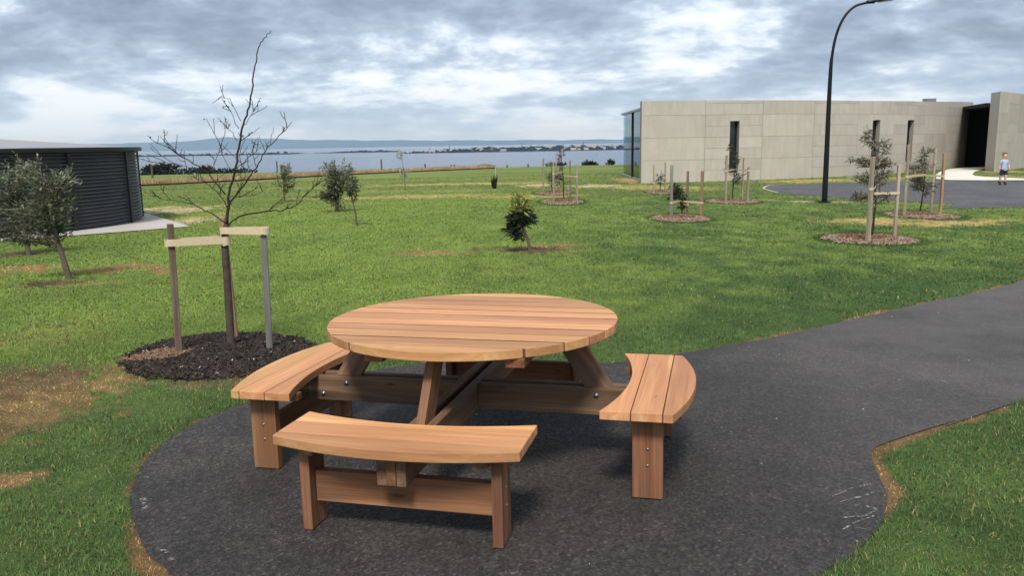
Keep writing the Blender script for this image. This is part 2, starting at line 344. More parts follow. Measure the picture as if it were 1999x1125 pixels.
# kerbed driveway, concrete entry path
drive_poly = catmull(gp((1492, 368), (1500, 363), (1560, 360), (1640, 357), (1740, 354.5), (1830, 353), (1920, 353.5), (1999, 353.5)) + [(32, 36), (40, 34), (36, 24)] + gp((1999, 405), (1860, 399), (1700, 390), (1610, 385), (1530, 378)), 5, True)
tag(sheet('driveway', drive_poly, .010, M['asphalt2']), kind='structure')
entry_poly = gp((1876, 328), (1852, 331), (1835, 336), (1826, 343), (1828, 350), (1850, 352.6), (1920, 353.2), (1999, 353.2)) + [(31, 36.6), (31, 38)] + gp((1999, 349.5), (1960, 347.6), (1925, 346.2), (1902, 344), (1898, 341), (1903, 336), (1922, 330), (1925, 327.5))
tag(sheet('entry_path', entry_poly, .030, M['path_conc']), kind='structure')
def ribbon(name, line, wd, h, mat_, z=0):
    bm = bmesh.new(); n = len(line); prev = None
    for i, (x, y) in enumerate(line):
        a = line[max(i - 1, 0)]; c = line[min(i + 1, n - 1)]; d = Vector((c[0] - a[0], c[1] - a[1])).normalized(); nx, ny = -d.y * wd / 2, d.x * wd / 2; g = gz(x, y) + z
        q = [bm.verts.new(p) for p in ((x - nx, y - ny, g - .05), (x - nx, y - ny, g + h), (x + nx, y + ny, g + h), (x + nx, y + ny, g - .05))]
        if prev:
            for k in range(3): bm.faces.new((prev[k], prev[k + 1], q[k + 1], q[k]))
        prev = q
    bmesh.ops.recalc_face_normals(bm, faces=bm.faces[:]); return link(name, bm_mesh(name, bm), mat_)
kerb_line = catmull(gp((1520, 377), (1506, 373.5), (1491, 368.5), (1500, 362.8), (1515, 361.6)), 5)
tag(ribbon('driveway_kerb', kerb_line, .09, .02, M['slab']), kind='structure')
# tank slab
slab_poly = gp((371, 443.5), (111, 464), (0, 473)) + [(-14.6, 13.6), (-22, 15), (-23, 27), (-15.5, 28.5), (-12.3, 26.6)] + gp((289, 418.6))
slab = sheet('tank_slab', slab_poly, .02, M['slab']); tag(slab, kind='structure')

# tree beds (ellipses on the ground): centre px, half width px, half height px
beds = {'near': ((415, 697), 172, 42), 'A': ((1097, 394), 38, 6), 'A2': ((1080, 377), 32, 4), 'B': ((1290, 376), 24, 4), 'C': ((1329, 427), 53, 7.5), 'D': ((1430, 393.5), 47, 5), 'E': ((1698, 468), 88, 11), 'F': ((1800, 421), 60, 8)}
BED = {}
for k, (c, hw, hh) in beds.items():
    q = G(*c); a = G(c[0] + hw, c[1]); b_ = G(c[0], c[1] - hh); c_ = G(c[0], c[1] + hh)
    BED[k] = (q.x, (b_.y + c_.y) / 2, (a - q).length, (b_.y - c_.y) / 2)
near_bed = catmull(gp((238, 708), (262, 690), (318, 668), (372, 657), (440, 652), (520, 656), (585, 664), (615, 682), (560, 715), (505, 731), (420, 741), (340, 742), (276, 736)), 6, True)

# lawn colours -------------------------------------------------------------
PATCH = []      # px centre, half w, half h, colour, strength
def patch(c, hw, hh, col, s=1.):
    q = G(*c); a = G(c[0] + hw, c[1]); u_ = G(c[0], c[1] - hh); d_ = G(c[0], c[1] + hh)
    PATCH.append((q.x, (u_.y + d_.y) / 2, (a - q).length, max(.05, (u_.y - d_.y) / 2), col, s))
STRAW = (.42, .27, .12); DIRT = (.13, .088, .058); SAND = (.50, .38, .23); YEL = (.38, .30, .115)
patch((70, 800), 185, 80, STRAW, .85); patch((35, 750), 120, 40, DIRT, .55); patch((20, 840), 130, 30, DIRT, .4); patch((130, 790), 90, 40, (.28, .19, .08), .5); patch((0, 945), 55, 16, STRAW, 1.); patch((60, 660), 120, 30, (.2, .18, .06), .5)
patch((30, 527), 70, 11, STRAW, .9); patch((235, 524), 80, 9, STRAW, .95); patch((330, 530), 55, 5, STRAW, .7); patch((95, 552), 90, 10, DIRT, .8); patch((35, 497), 75, 8, DIRT, .8); patch((165, 556), 60, 4, YEL, .5)
patch((845, 495), 75, 5, STRAW, .75); patch((1050, 486), 95, 9, DIRT, .85); patch((1075, 480), 65, 6, STRAW, .7); patch((1120, 491), 45, 3, YEL, .5)
patch((340, 412), 60, 9, SAND, .85); patch((370, 430), 60, 7, SAND, .75); patch((300, 408), 30, 7, SAND, .7); patch((420, 418), 40, 4, YEL, .6)
patch((1050, 362), 42, 3.2, SAND, .9); patch((1165, 363), 60, 3.5, SAND, .9); patch((1000, 358), 80, 2.2, YEL, .7); patch((860, 360), 110, 2.4, YEL, .8); patch((820, 384), 150, 4.5, YEL, .7); patch((1050, 383), 110, 3.5, YEL, .7); patch((900, 372), 90, 2, YEL, .5); patch((1230, 353), 28, 6, STRAW, .8); patch((1260, 366), 70, 6, YEL, .7); patch((1350, 368), 60, 5, YEL, .6); patch((1000, 385), 80, 2.6, YEL, .5)
patch((640, 388), 90, 3, YEL, .35); patch((700, 375), 120, 3, YEL, .3)
patch((1700, 433), 115, 8, YEL, 1.); patch((1860, 436), 125, 7, YEL, 1.); patch((1760, 437), 90, 5, STRAW, .6); patch((1950, 430), 60, 4, YEL, .7); patch((1560, 394), 25, 2, SAND, .8); patch((1645, 395), 22, 2, SAND, .7); patch((1500, 391), 30, 2, YEL, .6); patch((1420, 396), 60, 3, YEL, .35)
patch((1600, 353), 120, 4, YEL, .8); patch((1760, 348), 60, 3, YEL, .6); patch((1960, 335), 60, 3, YEL, .7); patch((1980, 344), 40, 3, YEL, .5); patch((430, 745), 130, 14, (.19, .16, .075), .8); patch((275, 720), 40, 26, DIRT, .5)
edge_line = gp((255, 364.5), (400, 357.5), (526, 350.5), (640, 344), (740, 339), (860, 333.5), (968, 329))
def lawn_color(x, y, fine=True):
    n1 = fbm(x * .22, y * .13, 3, 4); n2 = fbm(x * .9, y * .55, 21, 4); n3 = fbm(x * 3.1, y * 2.2, 33, 3); n4 = fbm(x * 11, y * 11, 37, 3); d = np.hypot(x, y)
    t = np.clip(.46 + 1.0 * (n1 - .5) + .85 * (n2 - .5) + 1.2 * (n3 - .5), 0, 1)[:, None]
    lo = np.array([.056, .100, .030]); hi = np.array([.176, .246, .056]); c = lo * (1 - t) + hi * t
    # the left lawn grows paler, the strip along the path is lusher
    bias = sstep(2.5, -4, x - .12 * y)[:, None] * .45 * sstep(5.0, 8, d)[:, None]; c = c * (1 - bias) + np.array([.200, .275, .050]) * bias
    pd = np.full(len(x), 99.); nk = d < 14; pd[nk] = edge_dist(path_poly, x[nk], y[nk]); lush = (sstep(2.2, .3, pd) * (d < 12) * .8)[:, None]; c = c * (1 - lush) + np.array([.064, .110, .034]) * (.75 + .5 * n3[:, None]) * lush
    far = sstep(14, 50, d)[:, None] * .55; st = np.clip(.5 + 1.9 * (fbm(x * .10, y * .45, 55, 4)[:, None] - .5), 0, 1); c = c * (1 - far) + (np.array([.062, .100, .034]) * (1 - st) + np.array([.20, .205, .07]) * st) * far
    wx = x + (fbm(x * 1.3, y * 1.3, 71, 3) - .5) * .9; wy = y + (fbm(x * 1.3, y * 1.3, 81, 3) - .5) * .9
    for (px, py, rx, ry, col, s) in PATCH:
        sc = min(1, max(.3, ry)); r = np.hypot((px - (x + (wx - x) * sc)) / rx, (py - (y + (wy - y) * sc)) / ry)
        k = sstep(1.1, .5, r + (n3 - .5) * 1.1 + (n4 - .5) * 1.3) * s; tex = (.65 + .7 * fbm(x * 9, y * 9, 91, 2))
        c = c * (1 - k[:, None]) + np.array(col) * tex[:, None] * k[:, None]
    # dead rim along the asphalt
    rim = sstep(.06, .01, pd + (fbm(x * 3.3, y * 3.3, 15, 3) - .43) * .24) * .85; c = c * (1 - rim[:, None]) + np.array([.34, .20, .10]) * (.6 + .8 * n3[:, None]) * rim[:, None]
    for k_, (bx, by, rx, ry) in BED.items():
        if k_ == 'near': continue
        r = np.hypot((x - bx) / (rx * 1.25), (y - by) / (ry * 1.3)); q = sstep(1.12, .95, r)[:, None]; c = c * (1 - q) + np.array([.045, .085, .02]) * q
    return np.clip(c * 1.2, 0, 1)
def build_lawn():
    a = np.concatenate([np.arange(-48, 48.01, .24), np.arange(51, 312, 4.)]) ; a = np.radians(a); r = np.concatenate([[.02], np.geomspace(.5, 1500, 430)])
    A, Q = np.meshgrid(a, r); x = Q * np.sin(A); y = Q * np.cos(A); z = ground(x, y)
    near = Q < 30; z = z + np.where(near, (fbm(x.ravel() * .8, y.ravel() * .8, 5, 3).reshape(x.shape) - .5) * .0, 0)
    n, m2 = len(r), len(a); i, j = np.meshgrid(np.arange(n - 1), np.arange(m2), indexing='ij'); j2 = (j + 1) % m2
    f = np.stack([i * m2 + j, i * m2 + j2, (i + 1) * m2 + j2, (i + 1) * m2 + j], -1).reshape(-1, 4)[:, ::-1]
    xf, yf = x.ravel(), y.ravel(); c = np.empty((len(xf), 3)); fr = (np.abs(A.ravel()) < .86) & (Q.ravel() < 140) & (Q.ravel() > 1)
    c[:] = (.1, .16, .035); c[fr] = lawn_color(xf[fr], yf[fr])
    dd = sstep(1.2, .85, c[:, 1] / (c[:, 0] + 1e-6)) * (Q.ravel() < 16); me = mesh_np('lawn', np.stack([xf, yf, z.ravel()], -1), f, c * (.92 - .3 * dd[:, None]), True); o = link('lawn', me, M['lawn']); tag(o, kind='structure')
build_lawn()

def no_grass(x, y):
    b = inside(path_poly, x, y); nk = b & (np.hypot(x, y) < 12); b[nk] = edge_dist(path_poly, x[nk], y[nk]) > .055 * np.clip(fbm(x[nk] * 5, y[nk] * 5, 63, 3) - .3, 0, 1) + .004
    b |= inside(near_bed, x, y); b |= inside(slab_poly, x, y); b |= inside(drive_poly, x, y); b |= inside(entry_poly, x, y)
    for k_, (bx, by, rx, ry) in BED.items():
        if k_ != 'near': b |= np.hypot((x - bx) / rx, (y - by) / ry) < .97
    return b
def blades(x, y, h, wd, lean, col, z0=None):
    """one bent blade (quad + tip) per point"""
    n = len(x); az = rng.uniform(0, 2 * PI, n); z = ground(x, y) if z0 is None else z0
    ux, uy = np.cos(az), np.sin(az); la = rng.uniform(0, 2 * PI, n); lx, ly = np.cos(la) * lean * h, np.sin(la) * lean * h
    v = np.empty((n, 5, 3), np.float32)
    for k, (s, hh, ww) in enumerate(((-1, 0, 1), (1, 0, 1), (1, .6, .8), (-1, .6, .8), (0, 1, 0))):
        v[:, k, 0] = x + ux * wd * .5 * s * ww + lx * hh ** 2; v[:, k, 1] = y + uy * wd * .5 * s * ww + ly * hh ** 2; v[:, k, 2] = z + h * hh * (1 - .35 * lean * hh) - .004
    b = np.arange(n)[:, None] * 5
    f = np.concatenate([b + np.array([[0, 1, 2]]), b + np.array([[0, 2, 3]]), b + np.array([[3, 2, 4]])])
    c = np.repeat(col[:, None, :], 5, 1);
    return v.reshape(-1, 3), f, np.clip(c.reshape(-1, 3), 0, 1)
def build_grass():
    V, F_, C = [], [], []; o = 0
    for r0, r1, dens, hh, ww in ((1.0, 3.6, 9000, .027, .0036), (3.6, 6, 5600, .027, .0046), (6, 9, 2500, .030, .007), (9, 14, 1000, .032, .012), (14, 22, 330, .034, .021), (22, 36, 110, .036, .036), (36, 62, 30, .04, .06)):
        am = R(56 if r1 < 7 else 38); area = am * (r1 * r1 - r0 * r0); n = int(area * dens)
        r = np.sqrt(rng.uniform(r0 * r0, r1 * r1, n)); a = rng.uniform(-am, am, n); x = r * np.sin(a); y = r * np.cos(a)
        k = ~no_grass(x, y); x, y = x[k], y[k]
        c = lawn_color(x, y); g = c[:, 1] / (c[:, 0] + 1e-6); dead = sstep(1.15, .85, g)
        keep = rng.uniform(0, 1, len(x)) > dead * .2; x, y, c, dead = x[keep], y[keep], c[keep], dead[keep]; n = len(x)
        c = c * rng.uniform(.68, 1.4, (n, 1)) * (1 + rng.normal(0, .06, (n, 3))); yl = rng.uniform(0, 1, n) < (.07 if r1 < 7 else .02); c[yl] = np.array([.30, .25, .10]) * rng.uniform(.7, 1.3, (yl.sum(), 1))
        dk = dead > .4; c[dk] *= rng.uniform(.5, 1.55, (dk.sum(), 1)); h = hh * rng.uniform(.5, 1.35, n) * (1 - .45 * dead) * (.45 + 1.15 * fbm(x * 2.3, y * 2.3, 44, 3)); wd = ww * rng.uniform(.7, 1.3, n)
        v, f, cc = blades(x, y, h, wd, rng.uniform(.2, 1.1, n), c); V.append(v); F_.append(f + o); C.append(cc); o += len(v)
    me = mesh_np('grass', np.concatenate(V), np.concatenate(F_), np.concatenate(C)); g = link('grass', me, M['blade'])
    tag(g, 'short mown green grass covering the lawn around the path', 'grass', kind='stuff'); print('grass tris', len(me.polygons))
build_grass()
# ------------------------------------------------------------ sea, far shores, hills
SEA = -40.0
def grid_plane(name, x0, x1, y0, y1, z, mat_):
    me = mesh_np(name, [(x0, y0, z), (x1, y0, z), (x1, y1, z), (x0, y1, z)], [(0, 1, 2, 3)]); return link(name, me, mat_)
tag(grid_plane('sea', -32000, 32000, 250, 29000, SEA, M['sea']), kind='structure')
def far_pt(px, py, Y):                # a point on the sea level seen in column px, at depth Y
    d = ray(px, py); return Vector((d.x / d.y * Y, Y, SEA))
def lump(V, F_, c, rx, ry, rz, nz):
    b = len(V); n = 7
    for k, (hh, rr) in enumerate(((-.3, .9), (.35, 1.), (.8, .6))):
        for j in range(n):
            a = 2 * PI * j / n + k * .4; q = 1 + random.uniform(-nz, nz); V.append((c[0] + rx * rr * q * math.cos(a), c[1] + ry * rr * q * math.sin(a), c[2] + rz * hh * (1 + random.uniform(-nz, nz))))
    V.append((c[0], c[1], c[2] + rz))
    for k in range(2):
        for j in range(n): F_.append((b + k * n + j, b + k * n + (j + 1) % n, b + (k + 1) * n + (j + 1) % n)); F_.append((b + k * n + j, b + (k + 1) * n + (j + 1) % n, b + (k + 1) * n + j))
    for j in range(n): F_.append((b + 2 * n + j, b + 2 * n + (j + 1) % n, b + 3 * n))
def shore(name, tname, label, x0, x1, Y, depth, hmin, hmax, n, prof=None, land=1.5):
    a = far_pt(x0, 290, Y); c = far_pt(x1, 290, Y); L_ = c.x - a.x
    bm = bmesh.new(); m_ = 60; rows = []
    for i in range(m_ + 1):
        t = i / m_; x = a.x + L_ * t; e = math.sin(PI * min(1, max(0, t))) ** .25 if 0 < t < 1 else 0; j = random.uniform(-.05, .05) * depth
        rows.append([bm.verts.new((x, Y + j, SEA - .5)), bm.verts.new((x, Y + j + depth * .06, SEA + land * e + .1)), bm.verts.new((x, Y + depth, SEA + land * 2.5 * e + .1)), bm.verts.new((x, Y + depth * 1.4, SEA - .5))])
    for i in range(m_):
        for k in range(3): bm.faces.new((rows[i][k], rows[i + 1][k], rows[i + 1][k + 1], rows[i][k + 1]))
    tag(link(name, bm_mesh(name, bm), M['far_land']), kind='structure')
    V, F_ = [], []
    for i in range(n):
        t = random.random(); e = prof(t) if prof else 1; d = random.random() ** 1.5; h = (hmin + (hmax - hmin) * random.random() ** 2) * e
        if h < .8: continue
        rx = random.uniform(.8, 2.2) * max(3, h); lump(V, F_, (a.x + L_ * t, Y + depth * (.1 + .85 * d), SEA + land * (1 + d) * .8), rx, rx, h * (1 + .4 * d), .25)
    o = link(tname, mesh_np(tname, V, F_), M['far_tree']); tag(o, label, 'trees', kind='stuff'); return a, L_
def left_prof(t): return .55 + .45 * math.sin(t * 9) * math.sin(t * 23 + 1) if t < .93 else .4
shore('far_spit', 'spit_scrub', 'dark low scrub on the long sand spit across the bay', 230, 562, 4900, 420, 3, 13, 420, left_prof)
shore('far_island', 'island_scrub', 'thin dark scrub on the small low island in mid bay', 608, 768, 5250, 300, 2, 12, 170, lambda t: .25 + .75 * sstep(.0, .6, t) * (1 if t < .9 else .5))
ta, TL = shore('far_headland', 'headland_trees', 'dark tree belt along the far town headland', 786, 1330, 4150, 500, 4, 19, 520, lambda t: .3 + .7 * float(sstep(.0, .3, t)), 3.0)
# houses of the far town and its tall pines: separate things, a few pixels each
hm = bmesh.new(); bm_box(hm, -6, 6, -4, 4, 0, 4.2); nf = len(hm.faces)
r_ = [hm.verts.new(p) for p in ((-6.6, -4.6, 4.1), (6.6, -4.6, 4.1), (6.6, 4.6, 4.1), (-6.6, 4.6, 4.1), (-6.6, 0, 6.8), (6.6, 0, 6.8))]
for f in ((0, 1, 5, 4), (2, 3, 4, 5), (0, 4, 3), (1, 2, 5), (3, 2, 1, 0)): hm.faces.new([r_[i] for i in f]).material_index = 1
house_me = bm_mesh('far_house', hm); house_me.materials.append(M['house_wall']); house_me.materials.append(M['house_roof'])
for i in range(95):
    t = .04 + .93 * random.random(); e = float(sstep(.0, .35, t)); d = random.random()
    o = link('far_house', house_me); o.location = (ta.x + TL * t, 4150 + 25 + 400 * d, SEA + 3.0 + d * (3 + 12 * e)); s = random.uniform(1.0, 1.9); o.scale = (s * random.uniform(.8, 1.6), s, s * .9); o.rotation_euler.z = random.uniform(-.8, .8)
    tag(o, 'tiny pale house among the trees of the far town', 'house', 'houses of the town across the bay')
pm = bmesh.new()
for k in range(7): tube(pm, [(0, 0, .12 + k * .115), (0, 0, .12 + (k + 1.6) * .115)], [.16 * (1 - k / 7.6), .01], 7)
tube(pm, [(0, 0, 0), (0, 0, .3)], .02, 5)
pine_me = bm_mesh('norfolk_pine', pm)
for px, hpx in ((838, 8), (877, 11), (920, 8), (959, 9), (1019, 12), (1036, 11), (1052, 9), (1100, 10), (1139, 12), (1166, 8), (1195, 9), (1003, 7)):
    q = far_pt(px, 290, 4150 + random.uniform(150, 300)); o = link('norfolk_pine', pine_me, M['pine']); hgt = hpx * 1.25 / FPX * 4300; o.location = (q.x, q.y, SEA + 4); o.scale = (hgt * .8, hgt * .8, hgt)
    tag(o, 'tall dark pine standing above the far town roofs', 'tree', 'tall pines of the town across the bay')
o = link('lookout_tower', None or bm_mesh('lookout_tower', (lambda b_: (tube(b_, [(0, 0, 0), (0, 0, 15), (0, 0, 15.2), (0, 0, 18), (0, 0, 20)], [2.4, 2., 3., 3., .4], 10), b_)[1])(bmesh.new())), M['house_wall']); q = far_pt(796, 290, 4200); o.location = (q.x, q.y, SEA + 2.5)
tag(o, 'slim pale tower at the left tip of the far town', 'tower')
def hills():
    pr = [(-200, 12), (0, 12), (100, 11.5), (220, 13), (300, 13.5), (350, 14.5), (400, 17), (425, 20), (440, 21.5), (465, 20), (500, 18), (560, 15.5), (600, 13.5), (700, 11.2), (800, 9.2), (900, 7.5), (1000, 6.2), (1100, 5.0), (1200, 4.2), (1400, 3.5), (1700, 4), (2300, 4)]
    Y = 25000; V = []; F_ = []; n = 260; xs = np.linspace(-200, 2300, n); h = np.interp(xs, [p[0] for p in pr], [p[1] for p in pr])
    for i, px in enumerate(xs):
        q = far_pt(px, 285, Y); top = CAMH + (h[i] + .5 * math.sin(px * .05) + .35 * math.sin(px * .13)) / FPX * Y; z1 = SEA + (top - SEA) * .45
        V += [(q.x, Y - 1500, SEA - 2), (q.x, Y - 700 + 200 * math.sin(px * .07), z1), (q.x, Y, top), (q.x, Y + 2000, SEA - 2)]
        if i:
            for k in range(3): F_.append((4 * i - 4 + k, 4 * i + k, 4 * i + k + 1, 4 * i - 3 + k))
    tag(link('far_hills', mesh_np('far_hills', V, F_, None, True), M['hill']), kind='structure')
hills()

# ------------------------------------------------------------ gallery building
def proj(p):
    d = Vector(p) - CAM; z = d.dot(FWD); return PW / 2 + FPX * d.dot(RT) / z, PH / 2 - FPX * d.dot(UPV) / z
def wall_building():
    B = empty('gallery_building', (6.63, 41.3, gz(6.63, 41.3))); tag(B, 'long curved concrete building with slot windows and a black entrance', 'building')
    off = Vector(B.location)
    pts = catmull([(6.63, 41.3), (9.94, 41.72), (13.08, 42.42), (16.1, 43.5), (19.3, 45.2), (23.2, 48.2), (27.4, 52.3), (31.2, 56.7), (34.2, 61.0), (36.5, 65.)], 24)
    pa = np.array(pts); U = np.concatenate([[0], np.cumsum(np.hypot(*np.diff(pa, axis=0).T))])
    def at(u): return np.interp(u, U, pa[:, 0]), np.interp(u, U, pa[:, 1])
    us = np.linspace(0, U[-1], 4000); ZT = 3.86; ZB = -.75
    pxs = np.array([proj((*at(u), 2.6))[0] for u in us])
    def ux(px): return float(np.interp(px, pxs, us))
    tops = [(ux(x), P(x, y, at(ux(x))[1]).z) for x, y in ((1256, 197), (1500, 195.4), (1680, 196.8), (1815, 198.2), (1900, 200.8))]; print('tops', tops)
    def ztop(u): return float(np.interp(u, [t_[0] for t_ in tops], [t_[1] for t_ in tops]))
    joints = [0.] + [ux(x) for x in (1377, 1489, 1589.5, 1675, 1746, 1806, 1850, 1878)]
    uend = joints[-1]; useg = ux(1903)
    def block(name, u0, u1, z0, z1, d0, d1, mat_, par=B):
        bm = bmesh.new(); n = max(1, int((u1 - u0) / .9)); prev = None
        for i in range(n + 1):
            u = u0 + (u1 - u0) * i / n; x, y = at(u); x2, y2 = at(u + .01); x1, y1 = at(max(0, u - .01)); t = Vector((x2 - x1, y2 - y1)).normalized(); nx, ny = -t.y, t.x
            q = [bm.verts.new(Vector((x + nx * d, y + ny * d, z)) - off) for d, z in ((d0, z0), (d0, z1 + (ztop(u) - ZT if z1 > ZT - .02 else 0)), (d1, z1 + (ztop(u) - ZT if z1 > ZT - .02 else 0)), (d1, z0))]
            if prev:
                for k in range(4): bm.faces.new((prev[k], prev[(k + 1) % 4], q[(k + 1) % 4], q[k]))
            else: bm.faces.new(q)
            prev = q
        bm.faces.new(prev[::-1]); bmesh.ops.recalc_face_normals(bm, faces=bm.faces[:]); return link(name, bm_mesh(name, bm), mat_, par)
    # windows: px left, right, top row, bottom row
    wins = []
    for x0, x1, y0, y1 in ((1425.5, 1444, 236, 337), (1704.5, 1719, 234, 318), (1772.5, 1785, 234, 316)):
        u0, u1 = ux(x0), ux(x1); Y = at((u0 + u1) / 2)[1]; wins.append((u0, u1, P((x0 + x1) / 2, y1, Y).z, P((x0 + x1) / 2, y0, Y).z))
    g = .008
    for i in range(len(joints) - 1):
        u0, u1 = joints[i], joints[i + 1]; wn = [w_ for w_ in wins if u0 < w_[0] < u1]
        cols = [(u0 + g, u1 - g, ZB, ZT)]
        if wn:
            a, c, z0, z1 = wn[0]; cols = [(u0 + g, a, ZB, ZT), (a, c, ZB, z0), (a, c, z1, ZT), (c, u1 - g, ZB, ZT)]
        lifts = [ZB] + [z for z in np.arange(-.42 + (.56 if i % 2 else 1.12), ZT - .3, .56 if i % 2 else 1.12)] + [ZT]
        for (a, c, z0, z1) in cols:
            block('wall_core', a, c, z0 + .01, z1 - .006, .022, .30, M['conc_core'])
            for k in range(len(lifts) - 1):
                b0, b1 = max(z0, lifts[k]), min(z1, lifts[k + 1])
                if b1 - b0 < .03: continue
                e0 = .005 if b0 == lifts[k] and k else 0; e1 = .005 if b1 == lifts[k + 1] and k < len(lifts) - 2 else 0
                block('concrete_panel', a, c, b0 + e0, b1 - e1, 0, .02, M['conc'])
    block('concrete_panel', uend + g, useg, 3.45, ZT, 0, .30, M['conc'])
    for (a, c, z0, z1) in wins:
        wnd = block('window', a + .003, c - .003, z0 + .003, z1 - .003, .27, .29, M['window'])
        for a2, c2 in ((a + .003, a + .05), (c - .05, c - .003)): block('frame', a2, c2, z0 + .003, z1 - .003, .24, .268, M['black_void'], wnd)
    # inner reveal of the entrance, canopy, black door wall
    block('entrance_wall', uend + g, U[-1], ZB, 3.40, .0, .28, M['conc'])
    def slab3(name, poly, z0, z1, mat_):
        bm = bmesh.new(); prism(bm, [(x - off.x, y - off.y) for x, y in poly], z0 - off.z, z1 - off.z); bmesh.ops.recalc_face_normals(bm, faces=bm.faces[:]); return link(name, bm_mesh(name, bm), mat_, B)
    ex, ey = at(uend)
    slab3('canopy', [(ex - .02, ey + .05), (29.0, 50.2), (36.5, 58.0), (40, 66), (36.4, 65)], 3.41, 3.62, M['black_void'])
    slab3('door_wall', [(32.6, 59.2), (34.6, 56.6), (34.9, 56.9), (32.9, 59.5)], ZB, 3.40, M['black_void'])
    # right hand block: a tapering wall end that turns away to the right
    bm = bmesh.new(); zt = 4.3
    zt = P(1950, 178.5, 47.55).z
    poly = [(28.10, 47.35), (31.0, 50.25), (33.9, 53.6), (37.5, 58.6), (37.0, 59.0), (33.2, 53.8), (30.4, 50.8), (28.62, 49.15)]
    ring = [(x - off.x, y - off.y) for x, y in poly]; prism(bm, ring, ZB - off.z, zt - off.z); bmesh.ops.recalc_face_normals(bm, faces=bm.faces[:]); link('entrance_wall', bm_mesh('entrance_wall', bm), M['conc'], B)
    def flatpanel(a, c, z0, z1):
        a = Vector(a); c = Vector(c); t = (c - a).normalized(); n_ = Vector((t.y, -t.x)); bm = bmesh.new()
        q = [a + t * .012, c - t * .012]; pl = [q[0] + n_ * .002, q[1] + n_ * .002, q[1] + n_ * .02, q[0] + n_ * .02]; prism(bm, [(p.x - off.x, p.y - off.y) for p in pl], z0 - off.z, z1 - off.z); bmesh.ops.recalc_face_normals(bm, faces=bm.faces[:]); link('concrete_panel', bm_mesh('concrete_panel', bm), M['conc'], B)
    for i, (a, c) in enumerate((((28.10, 47.35), (29.55, 48.8)), ((29.55, 48.8), (31.0, 50.25)), ((31.0, 50.25), (33.9, 53.6)))):
        lf = [ZB] + list(np.arange(-.42 + (.56 if i % 2 else 1.12), zt - .3, 1.12)) + [zt - .002]
        for k in range(len(lf) - 1): flatpanel(a, c, lf[k] + .006, lf[k + 1] - .006)
    # roof behind the parapet, plant box on it
    rp = [(at(u)[0] - .0 + .1, at(u)[1] + .35) for u in np.linspace(.2, uend - 1, 14)]
    slab3('roof', rp + [(30, 60), (14, 60), (14, 54.2), (7.75, 54.1), (7.2, 42.5)], 3.35, 3.48, M['conc_core'])
    px_, py_ = at(ux(1821)); bm = bmesh.new(); bm_box(bm, -.3, .3, -.3, .3, 0, .55); bevel(bm, .02); v_ = link('roof_vent', bm_mesh('roof_vent', bm), M['frame_grey'], B); v_.location = Vector((px_ + .3, py_ + 1.2, 3.48)) - off
    # glazed corner on the sea side
    gx = lambda y: 7.20 + (y - 41.6) * .022
    zg0, zg1 = gz(7.4, 50) + .12, P(1235, 220.5, 50).z
    ys = [42.0, 45.0, 49.1, 53.9]
    def pane(a, c, z0, z1):
        a = Vector(a); c = Vector(c); t = (c - a).normalized(); n_ = Vector((-t.y, t.x)) * .008; bm = bmesh.new(); prism(bm, [(p.x - off.x, p.y - off.y) for p in (a - n_, c - n_, c + n_, a + n_)], z0 - off.z, z1 - off.z); bmesh.ops.recalc_face_normals(bm, faces=bm.faces[:]); return link('glass_pane', bm_mesh('glass_pane', bm), M['glass'], B)
    def post(x, y, w_=.05, m2='black_void', nm='mullion'):
        bm = bmesh.new(); bm_box(bm, -w_, w_, -w_, w_, zg0 - off.z, zg1 - off.z); o2 = link(nm, bm_mesh(nm, bm), M[m2], B); o2.location = (x - off.x, y - off.y, 0)
    for a, c in zip(ys[:-1], ys[1:]): pane((gx(a), a + .06), (gx(c), c - .06), zg0, zg1)
    for y in ys[:-1]: post(gx(y), y, .07)
    bx = [gx(53.9), 9.2, 11.4, 13.6]
    for a, c in zip(bx[:-1], bx[1:]): pane((a + .06, 53.98), (c - .06, 53.98), zg0, zg1)
    for x in bx[1:]: post(x, 53.98, .05)
    slab3('glazing_base', [(gx(42) - .12, 42), (gx(54) - .12, 54.15), (13.6, 54.15), (13.6, 53.8), (gx(54) + .1, 53.8), (gx(42) + .1, 42)], ZB, zg0, M['frame_grey'])
    slab3('glazing_head', [(gx(42) - .1, 42), (gx(54) - .1, 54.25), (13.6, 54.25), (13.6, 53.7), (gx(54) + .12, 53.7), (gx(42) + .12, 42)], zg1, 3.49, M['frame_grey'])
    slab3('interior_floor', [(gx(42) + .1, 42.2), (gx(54) + .12, 53.7), (13.6, 53.7), (13.6, 44), (8.3, 42.2)], ZB, zg0 - .05, M['slab'])
    slab3('interior_wall', [(13.62, 44.5), (13.62, 54.4), (13.8, 54.4), (13.8, 44.5)], ZB, 3.34, M['conc'])
    # small black fitting low on the wall
    u = ux(1464); x, y = at(u); bm = bmesh.new(); bm_box(bm, -.05, .05, -.07, 0, -.08, .08); bevel(bm, .01); o2 = link('wall_light', bm_mesh('wall_light', bm), M['black_void'], B); o2.location = Vector((x, y - .002, P(1464, 337.5, y).z)) - off
wall_building()

